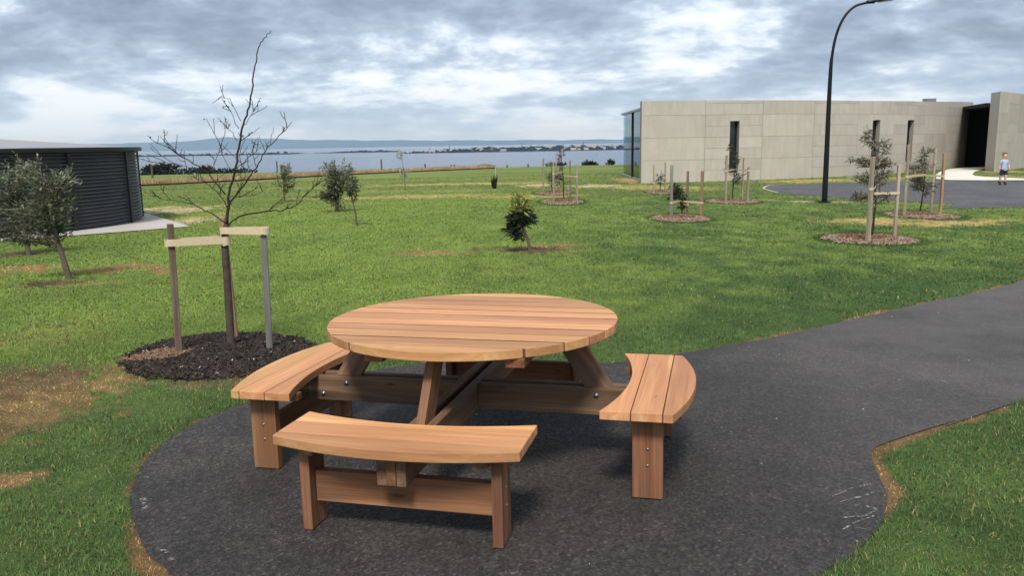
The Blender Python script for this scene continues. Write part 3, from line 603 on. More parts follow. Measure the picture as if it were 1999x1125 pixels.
# ------------------------------------------------------------ water tank
def tank():
    c = Vector((-15.2, 21.35)); Rt = 5.02; gz0 = -.272 + .02; T = empty('water_tank', (c.x, c.y, gz0)); tag(T, 'big round dark corrugated steel water tank with a pale low roof', 'water tank')
    H = 1.93; nb = 14; pitch = .088; k = 8; nr = int(H / pitch * k); a0 = math.atan2(21.76 - c.y, -10.04 - c.x); step = 2 * PI / nb
    zz = np.linspace(0, H, nr + 1); rr = Rt - .036 + .036 * np.sin(zz / pitch * 2 * PI)
    na = 14; A = np.linspace(0, step, na + 1); V = []; F_ = []
    for i in range(nr + 1):
        for a in A: V.append((rr[i] * math.cos(a), rr[i] * math.sin(a), zz[i]))
    for i in range(nr):
        for j in range(na): b = i * (na + 1) + j; F_.append((b, b + 1, b + na + 2, b + na + 1))
    me = mesh_np('wall_sheet', V, F_, None, True); bm = bmesh.new(); bm_box(bm, Rt + .001, Rt + .045, -.055, .055, 0, H); bevel(bm, .006); sm = bm_mesh('strap', bm)
    for i in range(nb):
        o = link('wall_sheet', me, M['steel_dark'], T); o.rotation_euler.z = a0 + i * step; s = link('strap', sm, M['steel_strap'], T); s.rotation_euler.z = a0 + i * step
    bm = bmesh.new(); n = 96; rings = []
    for r_, z_ in ((Rt + .10, H - .03), (Rt + .13, H + .0), (Rt + .13, H + .07), (Rt + .06, H + .085)): rings.append([bm.verts.new((r_ * math.cos(2 * PI * j / n), r_ * math.sin(2 * PI * j / n), z_)) for j in range(n)])
    for i in range(3):
        for j in range(n): bm.faces.new((rings[i][j], rings[i][(j + 1) % n], rings[i + 1][(j + 1) % n], rings[i + 1][j]))
    link('roof_rim', bm_mesh('roof_rim', bm), M['steel_strap'], T)
    bm = bmesh.new(); rings = []
    for r_ in (Rt + .06, Rt * .8, Rt * .55, Rt * .3): rings.append([bm.verts.new((r_ * math.cos(2 * PI * j / n), r_ * math.sin(2 * PI * j / n), H + .08 + .40 * (1 - r_ / (Rt + .06)))) for j in range(n)])
    ap = bm.verts.new((0, 0, H + .48))
    for i in range(3):
        for j in range(n): bm.faces.new((rings[i][j], rings[i][(j + 1) % n], rings[i + 1][(j + 1) % n], rings[i + 1][j]))
    for j in range(n): bm.faces.new((rings[3][j], rings[3][(j + 1) % n], ap))
    link('roof', bm_mesh('roof', bm), M['roof_grey'], T)
tank()

# ------------------------------------------------------------ picnic table
def picnic_table():
    yaw = .24477; zoff = .0085
    n = Vector((-SLX, -SLY, 1)).normalized(); ex = Vector((1, 0, SLX)); ex = (ex - n * ex.dot(n)).normalized(); ey = n.cross(ex)
    lx = ex * math.cos(yaw) - ey * math.sin(yaw); ly = ex * math.sin(yaw) + ey * math.cos(yaw)
    T = empty('picnic_table'); mw = Matrix.Identity(4)
    for i, v in enumerate((lx, ly, n, Vector((CX, CY, zoff)))):
        for j in range(3): mw[j][i] = v[j]
    T.matrix_world = mw; tag(T, 'round timber picnic table with four attached curved benches on the asphalt pad', 'picnic table')
    def board(name, par, size, loc, rot=(0, 0, 0), mat_=None, bv=.004):
        """box board, length along local X"""
        bm = bmesh.new(); l, w_, h = size; bm_box(bm, -l / 2, l / 2, -w_ / 2, w_ / 2, -h / 2, h / 2); bevel(bm, bv, 2); o = link(name, bm_mesh(name, bm), mat_, par); o.location = loc; o.rotation_euler = rot; return o
    def outline(name, par, poly, z0, z1, mat_, loc=(0, 0, 0), bv=.004, joint=False):
        bm = bmesh.new(); prism(bm, poly, z0, z1); bmesh.ops.recalc_face_normals(bm, faces=bm.faces[:])
        es = [e for e in bm.edges if abs(e.verts[0].co.z - e.verts[1].co.z) < 1e-6 or len(e.link_faces) == 2 and e.link_faces[0].normal.angle(e.link_faces[1].normal) > .6]
        bmesh.ops.bevel(bm, geom=es, offset=bv, segments=2, affect='EDGES', profile=.6); bm.normal_update()
        if joint:      # darker joint faces between neighbouring boards
            for f in bm.faces:
                cc = f.calc_center_median()
                if abs(f.normal.y) > .55 and abs(f.normal.x) < .05 and math.hypot(cc.x, cc.y) < .70: f.material_index = 1
        me = bm_mesh(name, bm); me.materials.append(mat_); me.materials.append(M['joint']); o = link(name, me, None, par); o.location = loc; return o
    TOP, TH, RAD = .75, .043, .768; ox, oy = .030 * math.cos(yaw), .030 * math.sin(yaw)
    top = empty('tabletop', (ox, oy, 0), T)
    pw = .1415
    for k in range(-5, 6):
        y0, y1 = k * pw - pw / 2 + .0045, k * pw + pw / 2 - .0045; lo, hi = max(y0, -RAD), min(y1, RAD); poly = []
        ysamp = np.linspace(lo, hi, 9); c = np.array([math.sqrt(max(0, RAD ** 2 - y * y)) for y in ysamp])
        if abs(k) == 5:      # segment: sample the arc densely by angle
            s = 1 if k > 0 else -1; yb = abs(lo if k > 0 else hi); a0 = math.asin(yb / RAD); an = np.linspace(a0, PI - a0, 34); poly = [(RAD * math.cos(a), s * RAD * math.sin(a)) for a in an]
            if s < 0: poly = poly[::-1]
        else: poly = [(c[i], ysamp[i]) for i in range(9)] + [(-c[i], ysamp[i]) for i in range(8, -1, -1)]
        outline('table_plank', top, poly, TOP - TH, TOP + random.uniform(-.0008, .0008), M['top'], joint=True)
    zt = TOP - TH
    for t in (-.30, .385): board('batten', top, (1.30, .09, .045), (t, 0, zt - .0235), (0, 0, PI / 2), M['leg'])
    RT_, RB = .408, .268
    rh = RT_ - RB; rz = (RT_ + RB) / 2; th = .042; go = .0225 + th / 2
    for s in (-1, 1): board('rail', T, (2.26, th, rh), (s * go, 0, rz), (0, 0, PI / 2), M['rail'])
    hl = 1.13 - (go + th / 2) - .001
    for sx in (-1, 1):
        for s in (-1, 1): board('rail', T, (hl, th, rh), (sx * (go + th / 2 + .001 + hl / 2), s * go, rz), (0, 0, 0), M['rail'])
    def bolt(par, loc, rot, sc=1.):
        bm = bmesh.new(); bmesh.ops.create_uvsphere(bm, u_segments=12, v_segments=6, radius=.011)
        for v in bm.verts: v.co.z *= .55
        tube(bm, [(0, 0, -.004), (0, 0, .001)], .014, 12); o = link('bolt', bm_mesh('bolt', bm, True), M['bolt'], par); o.location = loc; o.rotation_euler = rot; o.scale = (sc,) * 3
    for k in range(4):      # braces leaning in from the rails to the underside of the top, spacer at the rail end
        a = k * PI / 2; ca, sa = math.cos(a), math.sin(a)
        def loc(rad, tan, z): return (tan * ca + rad * sa, tan * sa - rad * ca, z)
        r0, z0, r1, z1 = .785, .285, .515, zt - .006; L_ = math.hypot(r1 - r0, z1 - z0); ang = math.atan2(z1 - z0, -(r1 - r0))
        bm = bmesh.new(); wv = .062 / math.sin(ang)      # sheared ends cut level
        # local frame: X along the brace length is kept for the grain
        cs, sn = math.cos(ang), math.sin(ang); ctr = ((r0 + r1) / 2, (z0 + z1) / 2)
        pl = [(r0 - wv, z0), (r0 + wv, z0), (r1 + wv, z1), (r1 - wv, z1)]
        lo, hi = [], []
        for r_, z_ in pl:
            dr, dz = -(r_ - ctr[0]), z_ - ctr[1]; X = dr * cs + dz * sn; Y_ = -dr * sn + dz * cs
            lo.append(bm.verts.new((X, Y_, -.0215))); hi.append(bm.verts.new((X, Y_, .0215)))
        bm.faces.new(hi); bm.faces.new(lo[::-1])
        for i in range(4): bm.faces.new((lo[i], lo[(i + 1) % 4], hi[(i + 1) % 4], hi[i]))
        bmesh.ops.recalc_face_normals(bm, faces=bm.faces[:]); bevel(bm, .004, 2)
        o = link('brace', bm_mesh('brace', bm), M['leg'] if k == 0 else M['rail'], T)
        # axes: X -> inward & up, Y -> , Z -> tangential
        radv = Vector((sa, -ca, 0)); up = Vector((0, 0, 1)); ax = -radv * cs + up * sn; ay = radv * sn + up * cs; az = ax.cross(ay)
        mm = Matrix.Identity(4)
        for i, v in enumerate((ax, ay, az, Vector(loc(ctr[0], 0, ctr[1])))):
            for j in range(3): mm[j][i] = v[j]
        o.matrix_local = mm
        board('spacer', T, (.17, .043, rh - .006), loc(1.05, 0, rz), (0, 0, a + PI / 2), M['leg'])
        for s in (-1, 1): bolt(T, loc(.70, s * (go + th / 2 + .002), .372), (s * PI / 2 if False else 0, PI / 2 * s, a))
        for s in (-1, 1): bolt(T, loc(.845, s * (go + th / 2 + .002), .305), (0, PI / 2 * s, a))
        # bench
        Bn = empty('bench', (0, 0, 0), T); Bn.rotation_euler.z = a; HS = .45; HL = .5441
        rin = lambda t: .870 - .0888 * (t / HL) ** 2
        rout = lambda t: 1.2009 - .0888 * (t / HL) ** 2
        ts = np.linspace(-HL, HL, 21)
        p1 = [(-HL, -.9205), (HL, -.9205)][::-1]
        outline('seat_plank', Bn, [(t, -rin(t)) for t in ts] + [(HL, -.9205), (-HL, -.9205)], HS - .042, HS, M['top'])
        outline('seat_plank', Bn, [(-HL, -1.0645), (HL, -1.0645), (HL, -.9245), (-HL, -.9245)], HS - .042, HS + .0007, M['top'])
        outline('seat_plank', Bn, [(t, -rout(t)) for t in ts] + [(HL, -1.0685), (-HL, -1.0685)], HS - .042, HS, M['top'])
        for s in (-1, 1):
            lx_ = s * (.4542 - .0225)
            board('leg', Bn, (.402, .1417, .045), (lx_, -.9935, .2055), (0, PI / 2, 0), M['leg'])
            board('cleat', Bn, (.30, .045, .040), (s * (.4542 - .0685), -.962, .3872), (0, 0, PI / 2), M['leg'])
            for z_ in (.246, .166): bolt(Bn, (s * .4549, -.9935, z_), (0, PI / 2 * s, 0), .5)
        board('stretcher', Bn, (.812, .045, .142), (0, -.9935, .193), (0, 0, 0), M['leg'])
picnic_table()
# ------------------------------------------------------------ mulch beds
def chips(n, poly_in, cx, cy, rx, ry, size, pal, mound=.05, extra=None):
    V, F_, C = [], [], []; x = []; y = []
    while len(x) < n:
        a = rng.uniform(-1, 1, n * 2); b_ = rng.uniform(-1, 1, n * 2); k = (a * a + b_ * b_ < 1) if poly_in is None else inside(poly_in, cx + a * rx, cy + b_ * ry)
        x += list(cx + a[k] * rx); y += list(cy + b_[k] * ry)
    x = np.array(x[:n]) + rng.normal(0, .03, n); y = np.array(y[:n]) + rng.normal(0, .03, n); q = np.hypot((x - cx) / rx, (y - cy) / ry); z = ground(x, y) + mound * np.clip(1 - q ** 2, 0, 1) + .006
    l = size * rng.uniform(.5, 1.6, n); w_ = size * rng.uniform(.22, .5, n); a = rng.uniform(0, 2 * PI, n); tilt = rng.normal(0, .35, n); tl2 = rng.normal(0, .4, n); th = size * .14
    ca, sa = np.cos(a), np.sin(a); v = np.empty((n, 8, 3), np.float32)
    for k, (s, t, u) in enumerate(((-1, -1, 0), (1, -1, 0), (1, 1, 0), (-1, 1, 0), (-.8, -.8, 1), (.8, -.8, 1), (.8, .8, 1), (-.8, .8, 1))):
        lx, ly = l / 2 * s, w_ / 2 * t; v[:, k, 0] = x + ca * lx - sa * ly; v[:, k, 1] = y + sa * lx + ca * ly; v[:, k, 2] = z + lx * tilt + ly * tl2 + u * th
    b = np.arange(n)[:, None] * 8; f = np.concatenate([b + np.array([q_]) for q_ in ((4, 5, 6, 7), (0, 1, 5, 4), (1, 2, 6, 5), (2, 3, 7, 6), (3, 0, 4, 7))])
    pal = np.array(pal); c = pal[rng.integers(0, len(pal), n)] * rng.uniform(.6, 1.4, (n, 1))
    if extra is not None: c = extra(x, y, c)
    return v.reshape(-1, 3), f, np.clip(np.repeat(c[:, None, :], 8, 1).reshape(-1, 3), 0, 1)
def bed_base(poly, cx, cy, rx, ry, mound, col):
    bm = bmesh.new(); c = bm.verts.new((cx, cy, gz(cx, cy) + mound)); rings = []
    for s in (.4, .7, .9, 1.0): rings.append([bm.verts.new((cx + (x - cx) * s, cy + (y - cy) * s, gz(cx + (x - cx) * s, cy + (y - cy) * s) + mound * (1 - s * s) + .004)) for x, y in poly])
    n = len(poly)
    for j in range(n): bm.faces.new((c, rings[0][j], rings[0][(j + 1) % n]))
    for i in range(3):
        for j in range(n): bm.faces.new((rings[i][j], rings[i + 1][j], rings[i + 1][(j + 1) % n], rings[i][(j + 1) % n]))
    bmesh.ops.recalc_face_normals(bm, faces=bm.faces[:]); return bm
simple('soil', (.022, .017, .014), .95, .1, 0, .4, 20); simple('soil_red', (.13, .06, .035), .95, .1, 0, .35, 8)
def near_bed_build():
    cx, cy = np.mean(near_bed, axis=0); rx = max(abs(p[0] - cx) for p in near_bed); ry = max(abs(p[1] - cy) for p in near_bed)
    o = link('mulch_bed', bm_mesh('mulch_bed', bed_base(near_bed, cx, cy, rx, ry, .05, None), True), M['soil']); tag(o, 'dark bark mulch bed round the bare staked tree', 'mulch', kind='stuff')
    q = G(345, 700)
    def ex(x, y, c):
        r = np.hypot((x - q.x + .12) / .42, (y - q.y) / .22) + (fbm(x * 6, y * 6, 8, 3) - .5) * 1.4; k = (r < .8) & (rng.uniform(0, 1, len(x)) < .85); c[k] = np.array([.17, .105, .065]) * rng.uniform(.6, 1.4, (k.sum(), 1)); w_ = rng.uniform(0, 1, len(x)) < .005; c[w_] = (.42, .38, .33); return c
    v, f, c = chips(9000, near_bed, cx, cy, rx, ry, .034, [(.022, .017, .014), (.034, .026, .021), (.014, .011, .010), (.055, .043, .034)], .05, ex)
    tag(link('bark_chips', mesh_np('bark_chips', v, f, c), M['chip'], o), kind='stuff')
near_bed_build()
for k, lab in (('A', 'red brown mulch ring under the pair of staked saplings in mid lawn'), ('A2', 'thin mulch ring behind the pair of staked saplings in mid lawn'), ('B', 'small mulch ring nearest the left end of the concrete wall'), ('C', 'woodchip ring under the low bush with three stakes'), ('D', 'woodchip ring under the sapling before the first slot window'), ('E', 'large woodchip ring under the right sapling nearest the path'), ('F', 'woodchip ring beside the driveway edge at right')):
    bx, by, rx, ry = BED[k]; poly = [(bx + rx * math.cos(a) * (1 + .05 * math.sin(5 * a)), by + ry * math.sin(a)) for a in np.linspace(0, 2 * PI, 40, endpoint=False)]
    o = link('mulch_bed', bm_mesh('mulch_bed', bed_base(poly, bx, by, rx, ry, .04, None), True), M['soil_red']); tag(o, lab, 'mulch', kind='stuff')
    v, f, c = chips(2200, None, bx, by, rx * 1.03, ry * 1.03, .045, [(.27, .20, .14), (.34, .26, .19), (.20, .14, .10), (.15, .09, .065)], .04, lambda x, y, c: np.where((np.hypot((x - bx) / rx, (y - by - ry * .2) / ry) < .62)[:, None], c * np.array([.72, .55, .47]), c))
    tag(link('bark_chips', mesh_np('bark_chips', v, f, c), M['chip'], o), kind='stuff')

# ------------------------------------------------------------ stakes, ties, trees
def stake(base, topy, matk, label, wd=.045, group=None, tilt=(0, 0), topx=None):
    q = G(*base); z1 = P(base[0], topy, q.y).z; h = z1 - q.z
    bm = bmesh.new(); bm_box(bm, -.05, h, -wd / 2, wd / 2, -wd / 2, wd / 2); bevel(bm, .004)
    o = link('tree_stake', bm_mesh('tree_stake', bm), M[matk]); tx = 0
    if topx is not None: tx = (P(topx, topy, q.y).x - q.x) / h
    X = Vector((tx, tilt[1], 1)).normalized(); Z = X.cross(Vector((0, 1, 0))).normalized(); Y = Z.cross(X); mm = Matrix.Identity(4); ang = random.uniform(-.5, .5); Y, Z = Y * math.cos(ang) + Z * math.sin(ang), Z * math.cos(ang) - Y * math.sin(ang)
    for i, v in enumerate((X, Y, Z, q)):
        for j in range(3): mm[j][i] = v[j]
    o.matrix_world = mm; tag(o, label, 'stake', group); o['tx'] = 0; del o['tx']
    return q, X
def tie(sq, sX, tp, z, hgt, label, r1=.034, r2=.03, sag=.0):
    """webbing strap looped round a stake (axis sq + sX*t) and a trunk point tp, at height z"""
    a = sq + sX * ((z - sq.z) / sX.z); b = Vector((tp[0], tp[1], z)); d = Vector((b.x - a.x, b.y - a.y, 0)); d.normalize(); n = Vector((-d.y, d.x, 0)); pts = []
    for i in range(9): t = PI / 2 + PI * i / 8; pts.append(a + d * (math.cos(t) * r1) + n * (math.sin(t) * r1))
    for i in range(9): t = -PI / 2 + PI * i / 8; pts.append(b + d * (math.cos(t) * r2) + n * (math.sin(t) * r2))
    bm = bmesh.new(); k = len(pts); th = .003; c = (a + b) / 2; rows = []
    for i, p in enumerate(pts):
        m_ = (p - c); m_.z = 0; m_.normalize(); jz = .004 * math.sin(i * 1.9); rows.append([bm.verts.new(v) for v in (p + Vector((0, 0, jz - hgt / 2)), p + Vector((0, 0, jz + hgt / 2)), p + m_ * th + Vector((0, 0, jz + hgt / 2)), p + m_ * th + Vector((0, 0, jz - hgt / 2)))])
    for i in range(k):
        for j in range(4): bm.faces.new((rows[i][j], rows[i][(j + 1) % 4], rows[(i + 1) % k][(j + 1) % 4], rows[(i + 1) % k][j]))
    bmesh.ops.recalc_face_normals(bm, faces=bm.faces[:]); o = link('tree_tie', bm_mesh('tree_tie', bm), M['hessian']); tag(o, label, 'tree tie'); return o
def smooth(pts, n=5):
    out = []; k = len(pts)
    for i in range(k - 1):
        p0 = pts[max(i - 1, 0)]; p1 = pts[i]; p2 = pts[i + 1]; p3 = pts[min(i + 2, k - 1)]
        for j in range(n): t = j / n; out.append(.5 * (2 * p1 + (p2 - p0) * t + (2 * p0 - 5 * p1 + 4 * p2 - p3) * t * t + (3 * p1 - p0 - 3 * p2 + p3) * t ** 3))
    out.append(pts[-1]); return out
def leaf_mesh(name, pos, dirs, l, w_, col):
    n = len(pos); pos = np.asarray(pos); d = np.asarray(dirs); d = d / (np.linalg.norm(d, axis=1, keepdims=True) + 1e-9); rnd = rng.normal(0, 1, (n, 3)); s = np.cross(d, rnd); s /= np.linalg.norm(s, axis=1, keepdims=True) + 1e-9; up = np.cross(s, d)
    l = l[:, None]; w_ = w_[:, None]; v = np.empty((n, 6, 3), np.float32); v[:, 0] = pos; v[:, 1] = pos + d * l * .4 + s * w_ * .5 + up * w_ * .18; v[:, 2] = pos + d * l * .4 - s * w_ * .5 + up * w_ * .18; v[:, 3] = pos + d * l * .42; v[:, 4] = pos + d * l - up * l * .12; v[:, 5] = pos + d * l * .42
    b = np.arange(n)[:, None] * 6; f = np.concatenate([b + np.array([q]) for q in ((0, 3, 1), (0, 2, 3), (1, 3, 4), (3, 2, 4))])
    return mesh_np(name, v.reshape(-1, 3), f, np.repeat(col[:, None, :], 6, 1).reshape(-1, 3))
def tree(name, label, base, trunk_px, r0, blobs, leaf, pal, cat='tree', droop=.0, group=None, barkm='bark', depthk=.9, twig=.006):
    """blobs: (px, py, rx px, ry px, leaves, palette index shift)   leaf: (length, width)"""
    q = G(*base); Y = q.y; T = empty(name, q); tag(T, label, cat, group); k = Y / FPX * 1.0
    tp = [P(x, y, Y) for x, y in trunk_px]; tp[0] = Vector((q.x, Y, q.z - .05)); tr = smooth(tp, 4); n = len(tr)
    bm = bmesh.new(); tube(bm, [p - q for p in tr], [r0 * (1.35 if i == 0 else 1 - .62 * i / (n - 1)) for i in range(n)], 8)
    LP, LD, LC = [], [], []; pal = np.array(pal); zs = [p.z for p in tr]
    for (bx, by, rx, ry, cnt, pi_) in blobs:
        c = P(bx, by, Y); Rx, Rz = rx * k, ry * k; Ry = max(.06, (Rx + Rz) / 2 * depthk); cnt = int(cnt * .8); nt_ = max(3, int(cnt / 20))
        for t in range(nt_):
            u_ = Vector((random.gauss(0, 1), random.gauss(0, 1), random.gauss(0, 1))).normalized() * random.random() ** .4 * random.uniform(.75, 1.22); e = c + Vector((u_.x * Rx, u_.y * Ry, u_.z * Rz))
            # grow the twig from the closest part of the trunk lying below its tip
            cand = [p for p in tr[n // 3:] if p.z < e.z + .05] or [tr[-1]]; s = min(cand, key=lambda p: (p - e).length + .6 * max(0, p.z - e.z + .1)); mid = (s + e) / 2 + Vector((random.gauss(0, .05), random.gauss(0, .05), .06 + random.gauss(0, .04))) * min(1., (e - s).length * 2)
            tw = smooth([s, mid, e], 4); tube(bm, [p - q for p in tw], [twig * (1.6 - 1.2 * i / (len(tw) - 1)) * (r0 / .03) ** .5 for i in range(len(tw))], 4, False)
            m_ = max(6, int(cnt / nt_)); d = (e - mid).normalized()
            for j in range(m_):
                f = random.random() ** .6; p = tw[min(len(tw) - 1, int(f * len(tw)))].lerp(e, random.random() * .5) + Vector((random.gauss(0, 1) * Rx, random.gauss(0, 1) * Ry, random.gauss(0, 1) * Rz)) * .13
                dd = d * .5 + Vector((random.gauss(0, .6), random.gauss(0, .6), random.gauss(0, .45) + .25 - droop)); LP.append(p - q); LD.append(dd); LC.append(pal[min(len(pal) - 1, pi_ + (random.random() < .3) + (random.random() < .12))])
    link('trunk', bm_mesh('trunk', bm, True), M[barkm], T); m_ = len(LP); L_ = leaf[0] * rng.uniform(.6, 1.3, m_); W_ = leaf[1] * rng.uniform(.7, 1.25, m_)
    col = np.clip(np.array(LC) * rng.uniform(.6, 1.45, (m_, 1)) * (1 + rng.normal(0, .07, (m_, 3))), 0, 1); me = leaf_mesh('crown', LP, LD, L_, W_, col); link('crown', me, M['leaf'], T)
    return T, tr
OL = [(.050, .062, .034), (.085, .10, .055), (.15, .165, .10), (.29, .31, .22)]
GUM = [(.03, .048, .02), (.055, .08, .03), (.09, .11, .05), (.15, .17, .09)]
# left olives
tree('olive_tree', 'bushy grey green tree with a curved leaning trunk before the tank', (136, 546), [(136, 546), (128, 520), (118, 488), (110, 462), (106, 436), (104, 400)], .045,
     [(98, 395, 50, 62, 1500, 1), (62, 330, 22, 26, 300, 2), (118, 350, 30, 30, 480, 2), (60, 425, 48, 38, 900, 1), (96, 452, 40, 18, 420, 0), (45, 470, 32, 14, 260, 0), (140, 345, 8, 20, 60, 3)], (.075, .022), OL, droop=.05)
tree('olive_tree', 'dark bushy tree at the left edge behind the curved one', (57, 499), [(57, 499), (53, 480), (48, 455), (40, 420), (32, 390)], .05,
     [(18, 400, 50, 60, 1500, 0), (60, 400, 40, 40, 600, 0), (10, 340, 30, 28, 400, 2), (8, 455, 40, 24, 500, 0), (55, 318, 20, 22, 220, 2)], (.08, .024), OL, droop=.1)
tree('olive_tree', 'small grey green tree left of the round tree pair', (556, 394), [(556, 394), (554, 375), (553, 352)], .03, [(553, 348, 22, 26, 620, 1), (560, 328, 14, 12, 160, 2), (565, 368, 10, 10, 120, 0)], (.12, .034), OL, droop=.15)
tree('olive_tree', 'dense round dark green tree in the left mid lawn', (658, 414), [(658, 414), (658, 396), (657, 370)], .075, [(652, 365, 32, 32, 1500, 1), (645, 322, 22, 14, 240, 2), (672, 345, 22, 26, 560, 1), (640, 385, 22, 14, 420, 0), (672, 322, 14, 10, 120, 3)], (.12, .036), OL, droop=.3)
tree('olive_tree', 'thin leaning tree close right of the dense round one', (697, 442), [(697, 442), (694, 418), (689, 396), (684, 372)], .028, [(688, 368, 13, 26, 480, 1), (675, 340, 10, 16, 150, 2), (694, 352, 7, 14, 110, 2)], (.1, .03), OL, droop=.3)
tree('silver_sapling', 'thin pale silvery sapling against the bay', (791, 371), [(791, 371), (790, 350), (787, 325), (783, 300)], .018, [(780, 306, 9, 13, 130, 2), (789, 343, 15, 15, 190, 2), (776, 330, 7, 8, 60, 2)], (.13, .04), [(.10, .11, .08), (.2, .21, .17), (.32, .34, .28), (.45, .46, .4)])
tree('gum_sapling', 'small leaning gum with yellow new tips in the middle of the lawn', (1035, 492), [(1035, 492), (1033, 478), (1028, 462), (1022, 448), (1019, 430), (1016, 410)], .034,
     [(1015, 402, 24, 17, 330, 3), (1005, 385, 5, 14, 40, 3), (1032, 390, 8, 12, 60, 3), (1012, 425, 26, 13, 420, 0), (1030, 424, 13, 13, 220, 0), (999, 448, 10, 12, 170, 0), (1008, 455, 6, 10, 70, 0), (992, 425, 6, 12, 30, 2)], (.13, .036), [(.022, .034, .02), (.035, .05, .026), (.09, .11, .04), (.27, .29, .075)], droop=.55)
# small grass tree in a stake guard
q = G(965, 369); T = empty('flax_plant', q); tag(T, 'tiny dark spiky plant beside a single thin stake', 'plant'); n = 70; a = rng.uniform(0, 2 * PI, n); r_ = rng.uniform(0, .1, n)
link('leaves', leaf_mesh('leaves', np.stack([np.cos(a) * r_, np.sin(a) * r_, np.zeros(n)], -1), np.stack([np.cos(a) * .16, np.sin(a) * .16, np.ones(n)], -1), rng.uniform(.35, .75, n), np.full(n, .05), np.array([(.03, .045, .025)] * n) * rng.uniform(.6, 1.5, (n, 1))), M['leaf'], T)
stake((968, 367), 327, 'stake_pale', 'thin pale stake beside the tiny spiky plant', .035)

SAP = [(.14, .135, .095), (.20, .19, .135), (.26, .24, .18), (.34, .31, .24)]
def staked(label, base, trunk, r0, blobs, pal, stakes, ties, leaf=(.11, .024), droop=.2, cat='sapling'):
    blobs = [(a_, b_, c_, d_, int(e_ * 1.0), f_) for a_, b_, c_, d_, e_, f_ in blobs]
    T, tr = tree('staked_sapling', label, base, trunk, r0, blobs, leaf, pal, cat, droop, barkm='bark_dark', twig=.005)
    sq = [stake(b_, ty, mk, lb, wd) for b_, ty, mk, lb, wd in stakes]
    for si, yy, lb in ties:
        q, X = sq[si]; z = P(stakes[si][0][0], yy, q.y).z; c = min(tr, key=lambda p: abs(p.z - z)); tie(q, X, c, z, .045, lb, .038, r0 + .004)
staked('sparse purplish sapling between stakes against the bay', (1100, 391), [(1100, 391), (1100, 360), (1098, 330), (1095, 300)], .022, [(1093, 318, 12, 22, 170, 2), (1095, 294, 8, 6, 50, 2), (1100, 345, 18, 22, 230, 1), (1088, 360, 14, 18, 130, 1)], [(.07, .07, .05), (.10, .09, .075), (.13, .10, .095), (.2, .15, .15)],
       [((1081, 397), 313, 'stake_pale', 'left front stake of the purplish sapling against the bay', .055), ((1126, 394), 320, 'stake_pale', 'right stake of the purplish sapling against the bay', .055), ((1113, 388), 313, 'stake_brown', 'rear thin stake of the purplish sapling against the bay', .045)], [(0, 339, 'pale strap on the left stake of the purplish sapling'), (1, 345, 'pale strap on the right stake of the purplish sapling')])
staked('green sapling half hidden behind the purplish sapling', (1078, 377), [(1078, 377), (1077, 355), (1076, 325)], .022, [(1075, 345, 11, 22, 260, 1), (1072, 320, 8, 10, 70, 2)], OL, [((1061, 374), 309, 'stake_pale', 'lone left stake of the half hidden green sapling', .055), ((1086, 373), 318, 'stake_pale', 'rear stake between the two saplings against the bay', .05)], [(1, 345, 'strap on the stake between the two saplings')])
staked('little dark sapling right before the left end of the concrete wall', (1289, 374), [(1289, 374), (1289, 360), (1290, 342), (1291, 332)], .016, [(1286, 343, 9, 11, 150, 0), (1293, 355, 8, 8, 70, 0), (1279, 358, 5, 5, 30, 0)], [(.045, .05, .035), (.075, .075, .055), (.1, .1, .07)],
       [((1276, 378), 322, 'stake_pale', 'whitish stake left of the little sapling by the wall end', .055), ((1298, 373), 317, 'stake_red', 'reddish stake right of the little sapling by the wall end', .05)], [(0, 357, 'strap tied to the whitish stake by the wall end')])
staked('low dense dark bush inside three tall stakes', (1331, 419), [(1331, 419), (1331, 405), (1327, 385), (1323, 365)], .018, [(1322, 374, 17, 20, 520, 0), (1332, 392, 14, 14, 260, 0), (1312, 382, 9, 14, 140, 0), (1330, 403, 8, 5, 70, 1)], GUM,
       [((1310, 424), 322, 'stake_grey', 'tall grey stake left of the low dense bush', .06), ((1341, 419), 334, 'stake_brown', 'middle brown stake behind the low dense bush', .055), ((1369, 422), 334, 'stake_red', 'red brown stake right of the low dense bush', .06)], [(0, 396, 'white strap on the grey stake of the low bush'), (2, 396, 'pale strap on the red brown stake of the low bush'), (1, 400, 'strap on the middle stake of the low bush')], leaf=(.085, .028))
staked('slim sapling standing before the first slot window', (1430, 391), [(1430, 391), (1431, 365), (1434, 335), (1433, 300), (1427, 280)], .020, [(1432, 318, 11, 26, 300, 0), (1423, 290, 9, 10, 80, 1), (1437, 352, 14, 12, 170, 1), (1440, 338, 13, 12, 120, 0), (1416, 325, 5, 20, 40, 2)], [(.045, .052, .035), (.085, .085, .06), (.15, .14, .11)],
       [((1416, 396), 303, 'stake_pale', 'pale left stake of the sapling before the first slot window', .06), ((1459, 394), 326, 'stake_pale', 'pale right stake of the sapling before the first slot window', .055), ((1449, 389), 308, 'stake_red', 'thin rear stake of the sapling before the first slot window', .04)], [(0, 333.5, 'white strap on the sapling before the first slot window'), (1, 333, 'strap on the right stake before the first slot window')])
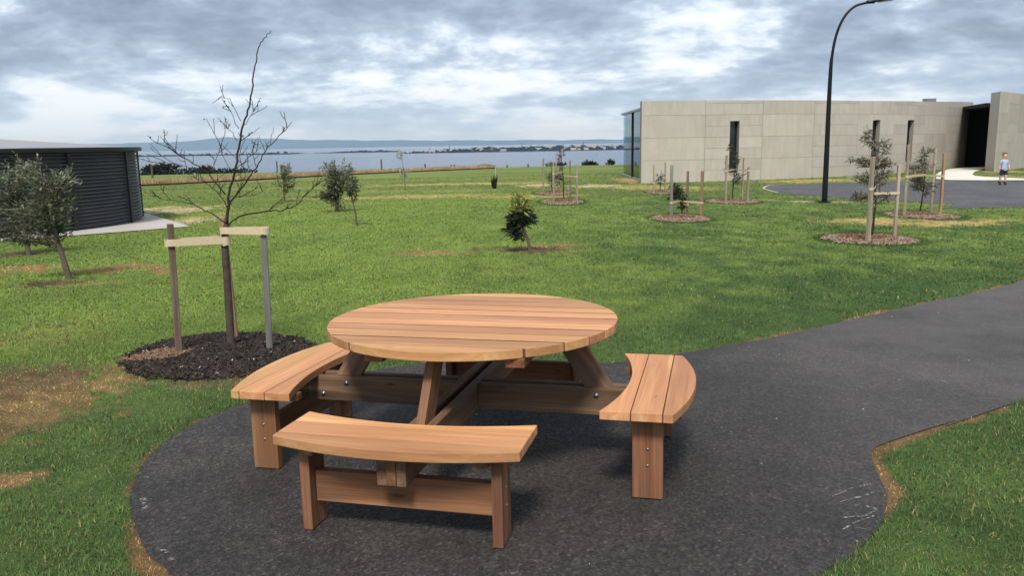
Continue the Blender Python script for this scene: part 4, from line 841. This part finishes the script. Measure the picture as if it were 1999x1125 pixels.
staked('tall feathery sapling nearest the path at right', (1702, 464), [(1702, 464), (1706, 425), (1709, 390), (1707, 350), (1708, 310), (1707, 265)], .022, [(1688, 315, 26, 14, 300, 1), (1722, 318, 20, 18, 330, 1), (1715, 290, 18, 16, 200, 1), (1693, 272, 14, 12, 130, 2), (1688, 348, 24, 16, 240, 1), (1725, 350, 18, 18, 230, 1), (1680, 382, 20, 12, 190, 0), (1728, 385, 15, 12, 110, 0), (1694, 256, 8, 5, 40, 2)], SAP,
       [((1694, 474), 306, 'stake_pale', 'thick pale left stake of the tall feathery sapling', .06), ((1746, 463), 322, 'stake_pale', 'right stake of the tall feathery sapling', .05)], [(0, 369, 'pale strap round the left stake of the tall feathery sapling'), (1, 377, 'pale strap on the right stake of the tall feathery sapling')], leaf=(.11, .026))
staked('grey green sapling beside the driveway at right', (1795, 416), [(1795, 416), (1800, 390), (1804, 360), (1806, 325), (1803, 285)], .020, [(1800, 300, 16, 14, 150, 1), (1790, 328, 18, 16, 200, 1), (1812, 320, 12, 16, 120, 2), (1790, 358, 20, 18, 330, 0), (1808, 362, 16, 20, 260, 0), (1772, 322, 6, 8, 40, 1)], SAP,
       [((1765, 423), 282, 'stake_pale', 'tall pale left stake of the sapling beside the driveway', .06), ((1835, 418), 300, 'stake_red', 'orange right stake of the sapling beside the driveway', .055), ((1817, 414), 290, 'stake_pale', 'rear pale stake of the sapling beside the driveway', .05)], [(0, 345, 'pale strap across the sapling beside the driveway'), (1, 344, 'strap on the orange stake beside the driveway')], leaf=(.12, .028))

# near bare tree
def bare_tree():
    q = G(452, 686); Y = q.y; T = empty('bare_tree', q); tag(T, 'bare young deciduous tree tied to three stakes in the mulch bed', 'tree'); k = Y / FPX
    bm = bmesh.new(); main = [(452, 690), (448, 620), (443, 540), (439, 480), (440, 450), (443, 438)]
    pts = smooth([P(x, y, Y) for x, y in main], 5); pts[0] = q + Vector((0, 0, -.05)); n = len(pts); tube(bm, [p - q for p in pts], [.030 * (1.15 - .35 * i / n) for i in range(n)], 10)
    bo = bmesh.new()
    def br(px, r0, r1, dy=0, twigs=0, parent_dy=0, tl=.28):
        P0 = [P(x, y, Y) for x, y in px]; m_ = len(P0)
        for i, p in enumerate(P0): p.y += parent_dy + dy * i / (m_ - 1)
        s = smooth(P0, 4)
        for i in range(2, len(s) - 1): s[i] = s[i] + Vector((random.gauss(0, 1), random.gauss(0, 1), random.gauss(0, 1))) * .004
        m2 = len(s); tube(bo, [p - q for p in s], [.68 * (r0 + (r1 - r0) * i / (m2 - 1)) for i in range(m2)], 6)
        for t in range(twigs):
            i = random.randint(int(m2 * .25), m2 - 2); b = s[i]; d = (s[i + 1] - s[i]).normalized(); side = Vector((random.gauss(0, 1), random.gauss(0, .7), random.gauss(.5, .5))).normalized(); L_ = tl * random.uniform(.35, 1.1)
            tw = [b]; dd = (d * .9 + side * .8).normalized()
            for j in range(4): dd = (dd + Vector((random.gauss(0, .2), random.gauss(0, .2), random.gauss(.06, .15)))).normalized(); tw.append(tw[-1] + dd * L_ / 4)
            tube(bo, [p - q for p in tw], [.0031, .0028, .0025, .0022, .0018], 5)
            if random.random() < .5:
                b2 = tw[2]; d2 = (dd + Vector((random.gauss(0, .8), random.gauss(0, .8), random.gauss(.2, .5)))).normalized(); tube(bo, [b2 - q, b2 + d2 * L_ * .25 - q, b2 + d2 * L_ * .42 + Vector((0, 0, .02)) - q], [.0028, .0024, .0019], 5)
            for j in range(1, 5):
                if random.random() < .55: BUD.append((tw[j] - q) + Vector((random.gauss(0, .004), random.gauss(0, .004), random.gauss(0, .004))))
    BUD = []
    br([(443, 440), (445, 400), (446, 376), (456, 337), (464, 290), (470, 253), (480, 216), (488, 181), (490, 150), (494, 118), (500, 91), (508, 73), (518, 62), (523, 56)], .019, .0028, .1, 0)
    br([(443, 439), (454, 392), (486, 357), (509, 325), (529, 296), (560, 265), (586, 239)], .013, .0028, -.25, 6, 0, .2)
    br([(541, 284), (543, 262), (545, 248)], .004, .002, .05, 0, -.2); br([(529, 296), (520, 280), (515, 264)], .004, .002, .05, 0, -.16)
    br([(446, 439), (462, 425), (494, 417), (529, 415), (564, 405), (595, 373), (619, 351), (652, 330)], .0115, .0025, .35, 7, 0, .2)
    br([(502, 418), (533, 404), (552, 394)], .004, .002, .1, 2, .1); br([(595, 373), (600, 350), (608, 335)], .004, .002, .05, 0, .25)
    br([(441, 436), (408, 410), (384, 394), (362, 388), (341, 384)], .008, .0022, -.3, 5, 0, .2)
    br([(443, 404), (423, 380), (392, 359), (365, 350), (337, 337)], .008, .0022, .25, 7, 0, .2)
    br([(440, 380), (408, 337), (376, 314), (353, 298), (340, 280), (333, 266)], .009, .0022, -.2, 7, 0, .2)
    br([(400, 331), (388, 329), (349, 322), (314, 316)], .005, .002, .15, 3, -.1); br([(423, 380), (415, 350), (405, 330), (398, 305)], .005, .002, .1, 3, .1)
    br([(456, 337), (440, 320), (428, 300), (425, 285)], .004, .002, .1, 3)
    br([(466, 251), (452, 228), (439, 208), (430, 206)], .0045, .0018, .1, 3, 0, .14); br([(470, 236), (453, 200), (439, 190)], .0045, .0018, -.1, 3, 0, .14); br([(463, 275), (445, 255), (427, 241)], .0045, .0018, .1, 4, 0, .14)
    br([(472, 247), (490, 230), (507, 212)], .0045, .0018, -.1, 3, 0, .14); br([(470, 275), (486, 262), (500, 247)], .0045, .0018, .1, 3, 0, .14); br([(458, 333), (474, 314), (490, 298), (506, 282)], .0055, .0018, .15, 4, 0, .2); br([(456, 345), (480, 335), (500, 322)], .004, .0018, -.1, 3)
    br([(447, 385), (470, 383), (510, 378), (528, 366)], .004, .0018, -.15, 4)
    link('trunk', bm_mesh('trunk', bm, True), M['bark_trunk'], T); link('branches', bm_mesh('branches', bo, True), M['bark_dark'], T)
    n = len(BUD); link('buds', leaf_mesh('buds', [tuple(b) for b in BUD], rng.normal(0, 1, (n, 3)), rng.uniform(.012, .028, n), np.full(n, .011), np.array([(.16, .05, .05)] * n) * rng.uniform(.6, 1.5, (n, 1))), M['leaf'], T)['kind'] = 'stuff'
    def tpx(y): return min(pts, key=lambda p: abs(p.z - P(445, y, Y).z))
    s1 = stake((350, 697), 437, 'stake_brown', 'brown weathered stake left of the bare tree', .05, topx=332)
    s2 = stake((461, 668), 424, 'stake_red', 'dark stake half hidden behind the trunk of the bare tree', .045, topx=434)
    s3 = stake((527, 689), 449, 'stake_grey', 'grey weathered stake right of the bare tree', .05, topx=514)
    for (s, yy, lb) in ((s1, 472, 'beige webbing strap from the brown stake to the bare tree'), (s3, 452, 'beige webbing strap from the grey stake to the bare tree'), (s2, 463, 'short beige strap from the hidden stake to the bare tree')):
        z = P(440, yy, s[0].y).z; tie(s[0], s[1], tpx(yy), z, .058, lb, .05, .042)
simple('bark_trunk', (.075, .058, .048), .9, .15, 0, .4, 18)
bare_tree()

# ------------------------------------------------------------ lamp post
def lamp():
    q = G(1609, 395.5); Y = q.y; T = empty('street_lamp', q); tag(T, 'tall black street lamp with a curved arm in front of the building', 'street lamp')
    c = [(1609.3, 396), (1613.8, 300), (1618.2, 200), (1622, 130), (1624.5, 108), (1629, 82), (1637, 55), (1650, 30), (1667, 13), (1684, 6.5), (1700, 3.5)]
    pts = smooth([P(x, y, Y) for x, y in c], 6); pts[0] = q + Vector((0, 0, -.1)); n = len(pts); rad = [.083 - .043 * min(1, i / 24) - .008 * max(0, (i - 24) / (n - 24)) for i in range(n)]; bm = bmesh.new(); tube(bm, [p - q for p in pts], rad, 16); link('pole', bm_mesh('pole', bm, True), M['pole_black'], T)
    e = pts[-1] - q; bm = bmesh.new(); tube(bm, [e - Vector((.12, 0, .0)), e + Vector((.10, 0, .01))], .048, 12); link('arm_collar', bm_mesh('arm_collar', bm, True), M['pole_black'], T)
    bm = bmesh.new(); bm_box(bm, 0, .62, -.14, .14, -.035, .05); 
    for v in bm.verts:
        if v.co.x < .1: v.co.y *= .45; v.co.z *= .7
    bevel(bm, .02, 2); o = link('lamp_head', bm_mesh('lamp_head', bm), M['pole_black'], T); o.location = e + Vector((.08, 0, .02)); o.rotation_euler.y = -.12
    bm = bmesh.new(); bm_box(bm, .15, .55, -.1, .1, -.045, -.036); o = link('lens', bm_mesh('lens', bm), M['frame_grey'], o)
    bm = bmesh.new(); tube(bm, [(0, 0, -.02), (0, 0, .04), (0, 0, .05)], [.17, .17, .09], 20); link('base_plate', bm_mesh('base_plate', bm), M['pole_black'], T)
lamp()

# ------------------------------------------------------------ child walking across the driveway
def person():
    q = G(1957, 362); q.z += .012; T = empty('person', q); tag(T, 'child in light blue shirt, navy shorts and black boots on the driveway', 'person'); Hh = 1.26; s = Hh / 1.26
    def skin(name, verts, edges, radii, matk, par=T, sub=2):
        me = bpy.data.meshes.new(name); me.from_pydata([Vector(v) * s for v in verts], edges, []); o = link(name, me, M[matk], par); sm = o.modifiers.new('skin', 'SKIN'); o.modifiers.new('sub', 'SUBSURF').levels = sub; o.modifiers['sub'].render_levels = sub
        for i, r_ in enumerate(radii):
            r_ = r_ if isinstance(r_, tuple) else (r_, r_); me.skin_vertices[0].data[i].radius = (r_[0] * s, r_[1] * s)
        me.skin_vertices[0].data[0].use_root = True; sm.use_smooth_shade = True; return o
    # facing the camera (-Y); pelvis is the root
    V = [(0, 0, .62), (0, 0, .74), (0, .0, .86), (0, .005, .945), (0, 0, .99), (0, -.005, 1.045), (0, -.008, 1.12), (0, 0, 1.19),
         (.105, 0, .925), (.15, .0, .80), (.17, -.05, .68), (.175, -.08, .60), (-.105, 0, .925), (-.15, .02, .80), (-.165, .03, .69), (-.17, .01, .61),
         (.065, 0, .57), (.075, -.03, .33), (.075, .0, .07), (.075, -.06, .03), (-.065, 0, .57), (-.075, .05, .33), (-.08, .09, .08), (-.08, .03, .03)]
    E_ = [(0, 1), (1, 2), (2, 3), (3, 4), (4, 5), (5, 6), (6, 7), (3, 8), (8, 9), (9, 10), (10, 11), (3, 12), (12, 13), (13, 14), (14, 15), (0, 16), (16, 17), (17, 18), (18, 19), (0, 20), (20, 21), (21, 22), (22, 23)]
    rd = [(.095, .075), (.09, .07), (.1, .072), (.075, .055), .036, (.058, .066), (.072, .085), (.05, .06), .042, .032, .027, .024, .042, .032, .027, .024, .068, .045, .034, .03, .068, .045, .034, .03]
    skin('body', V, E_, rd, 'skin')
    skin('shirt', [(0, 0, .545), (0, 0, .70), (0, 0, .85), (0, .005, .935), (.1, 0, .925), (.147, 0, .81), (-.1, 0, .925), (-.147, .015, .81)], [(0, 1), (1, 2), (2, 3), (3, 4), (4, 5), (3, 6), (6, 7)], [(.125, .10), (.108, .086), (.115, .086), (.08, .062), .055, .047, .055, .047], 'shirt')
    skin('shorts', [(0, 0, .64), (.068, 0, .55), (.074, -.018, .37), (-.068, 0, .55), (-.074, .03, .37)], [(0, 1), (1, 2), (0, 3), (3, 4)], [(.112, .088), .084, .074, .084, .074], 'shorts')
    for n, (a, b_, c) in enumerate((((.075, -.005, .17), (.075, 0, .055), (.075, -.10, .035)), ((-.08, .085, .18), (-.08, .085, .065), (-.08, -.01, .035)))): skin('boot', [b_, a, c], [(0, 1), (0, 2)], [.048, .045, .036], 'boot')
    skin('hair', [(0, .012, 1.15), (0, .02, 1.2), (0, .045, 1.12)], [(0, 1), (0, 2)], [(.078, .082), (.055, .06), (.06, .055)], 'hair')
    bm = bmesh.new()
    for x in (-.026, .026): tube(bm, [(x * s, -.083 * s, 1.115 * s), (x * s, -.092 * s, 1.115 * s)], .008, 6)
    link('eyes', bm_mesh('eyes', bm), M['boot'], T)
    bm = bmesh.new(); tube(bm, [(0, -.08 * s, 1.11 * s), (0, -.103 * s, 1.085 * s), (0, -.082 * s, 1.078 * s)], [.006, .012, .006], 6); link('nose', bm_mesh('nose', bm, True), M['skin'], T)
    for sx in (-1, 1):
        bm = bmesh.new(); hx = .175 * sx if sx > 0 else -.17; hy, hz = (-.085, .595) if sx > 0 else (.008, .605)
        for k in range(4): tube(bm, [(hx + (k - 1.5) * .004, hy + (k - 1.5) * .013, hz - .02), (hx + (k - 1.5) * .005, hy - .006 + (k - 1.5) * .015, hz - .05 - .004 * (k in (1, 2))), (hx, hy - .016 + (k - 1.5) * .015, hz - .072)], [.008, .007, .005], 6)
        tube(bm, [(hx - sx * .01, hy - .02, hz - .005), (hx - sx * .014, hy - .036, hz - .03), (hx - sx * .014, hy - .04, hz - .048)], [.008, .007, .005], 6); link('fingers', bm_mesh('fingers', bm, True), M['skin'], T)
person()

# ------------------------------------------------------------ edging, dry grass, fence posts, heap, shrubs beyond the crest
ed = ribbon('lawn_edging', [tuple(p) for p in catmull(edge_line, 6)], .18, .11, M['edging']); tag(ed, kind='structure')
def dry_grass():
    ln = np.array(catmull(edge_line, 20)); n = 16000; t = rng.uniform(0, len(ln) - 1.001, n); i = t.astype(int); f = (t - i)[:, None]; p = ln[i] * (1 - f) + ln[i + 1] * f; d = rng.uniform(.1, 2.6, n); x = p[:, 0] - .35 * d; y = p[:, 1] + d
    c = np.where(rng.uniform(0, 1, (n, 1)) < .75, np.array([.42, .30, .16]), np.array([.28, .25, .10])) * rng.uniform(.6, 1.35, (n, 1)); v, f_, cc = blades(x, y, rng.uniform(.2, .6, n), rng.uniform(.02, .05, n), rng.uniform(.1, .6, n), c)
    tag(link('dry_grass', mesh_np('dry_grass', v, f_, cc), M['blade']), 'straw coloured dry grass strip along the far lawn edge', 'grass', kind='stuff')
dry_grass()
posts = [((298, 347.5), 322, 'left fence post seen through the bare branches'), ((541, 331), 314, 'fence post above the small grey green tree'), ((745, 330), 311, 'tall fence post left of the silvery sapling'), ((830, 330.5), 320, 'fence post at the left end of the log heap'), ((881, 329.5), 321.5, 'stout fence post above the middle of the log heap'), ((887, 329), 321, 'thin fence post beside the stout one'), ((961, 328), 321, 'fence post right of the brown heap'), ((990, 327.5), 322, 'short tilted fence post on the crest'), ((1031, 327), 320, 'lone fence post right on the crest')]
for b_, ty, lb in posts:
    q = G(*b_); h = P(b_[0], ty, q.y).z - q.z; bm = bmesh.new(); tube(bm, [(0, 0, -.2), (0, 0, h - .03), (0, 0, h)], [.11, .10, .07], 8); o = link('fence_post', bm_mesh('fence_post', bm), M['post'], None, q); tag(o, lb, 'post', 'fence posts along the crest')
def heap(name, px, py, w_, h, label, cat, matk):
    q = G(px, py); bm = bmesh.new(); bmesh.ops.create_icosphere(bm, subdivisions=3, radius=1)
    for v in bm.verts:
        a = v.co.copy(); k = 1 + .25 * (float(vn(np.array(a.x * 3 + 5), np.array(a.y * 3 + a.z * 2), 4)) - .5); v.co = Vector((a.x * w_ * k, a.y * w_ * .6 * k, max(a.z, -.1) * h * k))
    o = link(name, bm_mesh(name, bm), M[matk], None, q); tag(o, label, cat)
heap('earth_heap', 946, 329.3, 1.25, .55, 'brown earth heap on the crest before the bay', 'heap', 'heap')
q = G(850, 331)
for i in range(6):
    a = G(826 + i * 14, 331); bm = bmesh.new(); tube(bm, [(-.9, 0, .07 + (i % 2) * .09), (.9, .3, .08 + (i % 2) * .09)], .08, 8); o = link('log', bm_mesh('log', bm), M['heap'], None, a); o.rotation_euler.z = random.uniform(-.3, .3); tag(o, ('leftmost', 'second', 'third', 'fourth', 'fifth', 'rightmost')[i] + ' brown log from the left in the row along the crest', 'log', 'logs along the crest')
def shrub(px, Y, wpx, toppx, label, n=900):
    q0 = P(px, toppx, Y); zg = gz(q0.x, Y); k = Y / FPX; q = Vector((q0.x, Y, zg)); h = q0.z - zg; T = empty('coastal_shrub', q); tag(T, label, 'shrub'); LP, LD = [], []
    bm = bmesh.new(); tube(bm, [(0, 0, -.1), (.1, 0, h * .5)], [.12, .05], 6); link('trunk', bm_mesh('trunk', bm), M['bark_dark'], T)
    w_ = wpx * k
    for i in range(n):
        l = random.randint(0, 6); c = ((l - 3) / 3 * w_ * .7, ((l * 37) % 5 - 2) / 5 * w_ * .4, h * (.45 + .12 * ((l * 13) % 4) / 3)); u_ = Vector((random.gauss(0, 1), random.gauss(0, 1), random.gauss(0, 1))).normalized() * random.random() ** .35; LP.append((c[0] + u_.x * w_ * .42, c[1] + u_.y * w_ * .42, max(.1, c[2] + u_.z * h * .42))); LD.append((u_.x, u_.y, u_.z + .2))
    link('crown', leaf_mesh('crown', LP, LD, rng.uniform(.3, .6, n), rng.uniform(.2, .4, n), np.array([(.022, .032, .018)] * n) * rng.uniform(.5, 1.7, (n, 1))), M['leaf'], T)
shrub(316, 135, 34, 320, 'big dark round shrub right of the tank beyond the field'); shrub(385, 150, 42, 328, 'dark flat shrub behind the bare branches beyond the field'); shrub(445, 150, 50, 330, 'long low dark shrub behind the bare tree leader'); shrub(290, 145, 14, 326, 'small dark shrub between tank and big round shrub', 300); shrub(400, 140, 14, 323.5, 'umbrella shaped dark shrub left of the bare trunk', 250)
shrub(1150, 140, 13, 315, 'dark shrub top peeping over the crest left of the glass', 300); shrub(1192, 140, 6, 313.5, 'small dark shrub top next to the glass corner', 150); shrub(1085, 140, 20, 319, 'dark shrub top behind the staked saplings', 250)

# ------------------------------------------------------------ chalk marks and litter on the asphalt
def chalk(pts, wd):
    bm = bmesh.new(); L_ = [G(*p) for p in pts]; prev = None; n = 14
    for i in range(n + 1):
        t = i / n * (len(L_) - 1); a = min(int(t), len(L_) - 2); p = L_[a].lerp(L_[a + 1], t - a); d = (L_[a + 1] - L_[a]).normalized(); s = Vector((-d.y, d.x, 0)) * wd * random.uniform(.15, .6); z = gz(p.x, p.y) + .0125; q = [bm.verts.new((p.x - s.x, p.y - s.y, z)), bm.verts.new((p.x + s.x, p.y + s.y, z))]
        if prev and random.random() > .08: bm.faces.new((prev[0], q[0], q[1], prev[1]))
        prev = q
    link('chalk_mark', bm_mesh('chalk_mark', bm), M['chalk'], fp)
for p, w_ in (([(279, 978), (284, 1000)], .03), ([(314, 1078), (330, 1086)], .02), ([(331, 1097), (340, 1100)], .02), ([(280, 936), (291, 937)], .012), ([(1625, 975), (1662, 958), (1700, 950)], .012), ([(1640, 985), (1680, 975), (1706, 966)], .014), ([(1645, 1016), (1690, 1012), (1712, 1000), (1690, 993)], .013), ([(1645, 1040), (1668, 1026), (1708, 1012)], .012), ([(1660, 1034), (1700, 1040)], .01), ([(1630, 872), (1668, 880)], .006), ([(1836, 747), (1850, 750)], .02), ([(1686, 772), (1696, 773)], .02), ([(1870, 622), (1880, 624)], .02), ([(1714, 722), (1722, 723)], .012), ([(578, 938), (585, 938)], .01), ([(1446, 766), (1475, 766)], .008)): chalk(p, w_)
n = 260; x = rng.uniform(-1.6, 4.5, n); y = rng.uniform(2.3, 8.5, n); k = inside(path_poly, x, y); x, y = x[k], y[k]
v, f, c = blades(x, y, rng.uniform(.004, .01, len(x)), rng.uniform(.004, .012, len(x)), rng.uniform(.8, 1.5, len(x)), np.where(rng.uniform(0, 1, (len(x), 1)) < .5, np.array([.35, .32, .27]), np.array([.15, .1, .06])), ground(x, y) + .013)
tag(link('path_litter', mesh_np('path_litter', v, f, c), M['chip']), 'tiny scattered leaf and grit litter on the asphalt', 'litter', kind='stuff')

# ------------------------------------------------------------ haze over the bay
bm = bmesh.new(); bm_box(bm, -33000, 33000, -120, 30500, -47, 420); hz = link('haze', bm_mesh('haze', bm))
hm_ = bpy.data.materials.new('haze'); hm_.use_nodes = True; nt = hm_.node_tree; nt.nodes.clear(); o_ = nt.nodes.new('ShaderNodeOutputMaterial'); pv = nt.nodes.new('ShaderNodeVolumePrincipled')
pv.inputs['Color'].default_value = (.42, .66, 1., 1); pv.inputs['Absorption Color'].default_value = (1, 1, 1, 1); pv.inputs['Density'].default_value = 4.0e-5; pv.inputs['Anisotropy'].default_value = .2; nt.links.new(pv.outputs[0], o_.inputs['Volume']); hz.data.materials.append(hm_); tag(hz, 'thin blue air over the bay', 'haze', kind='stuff')
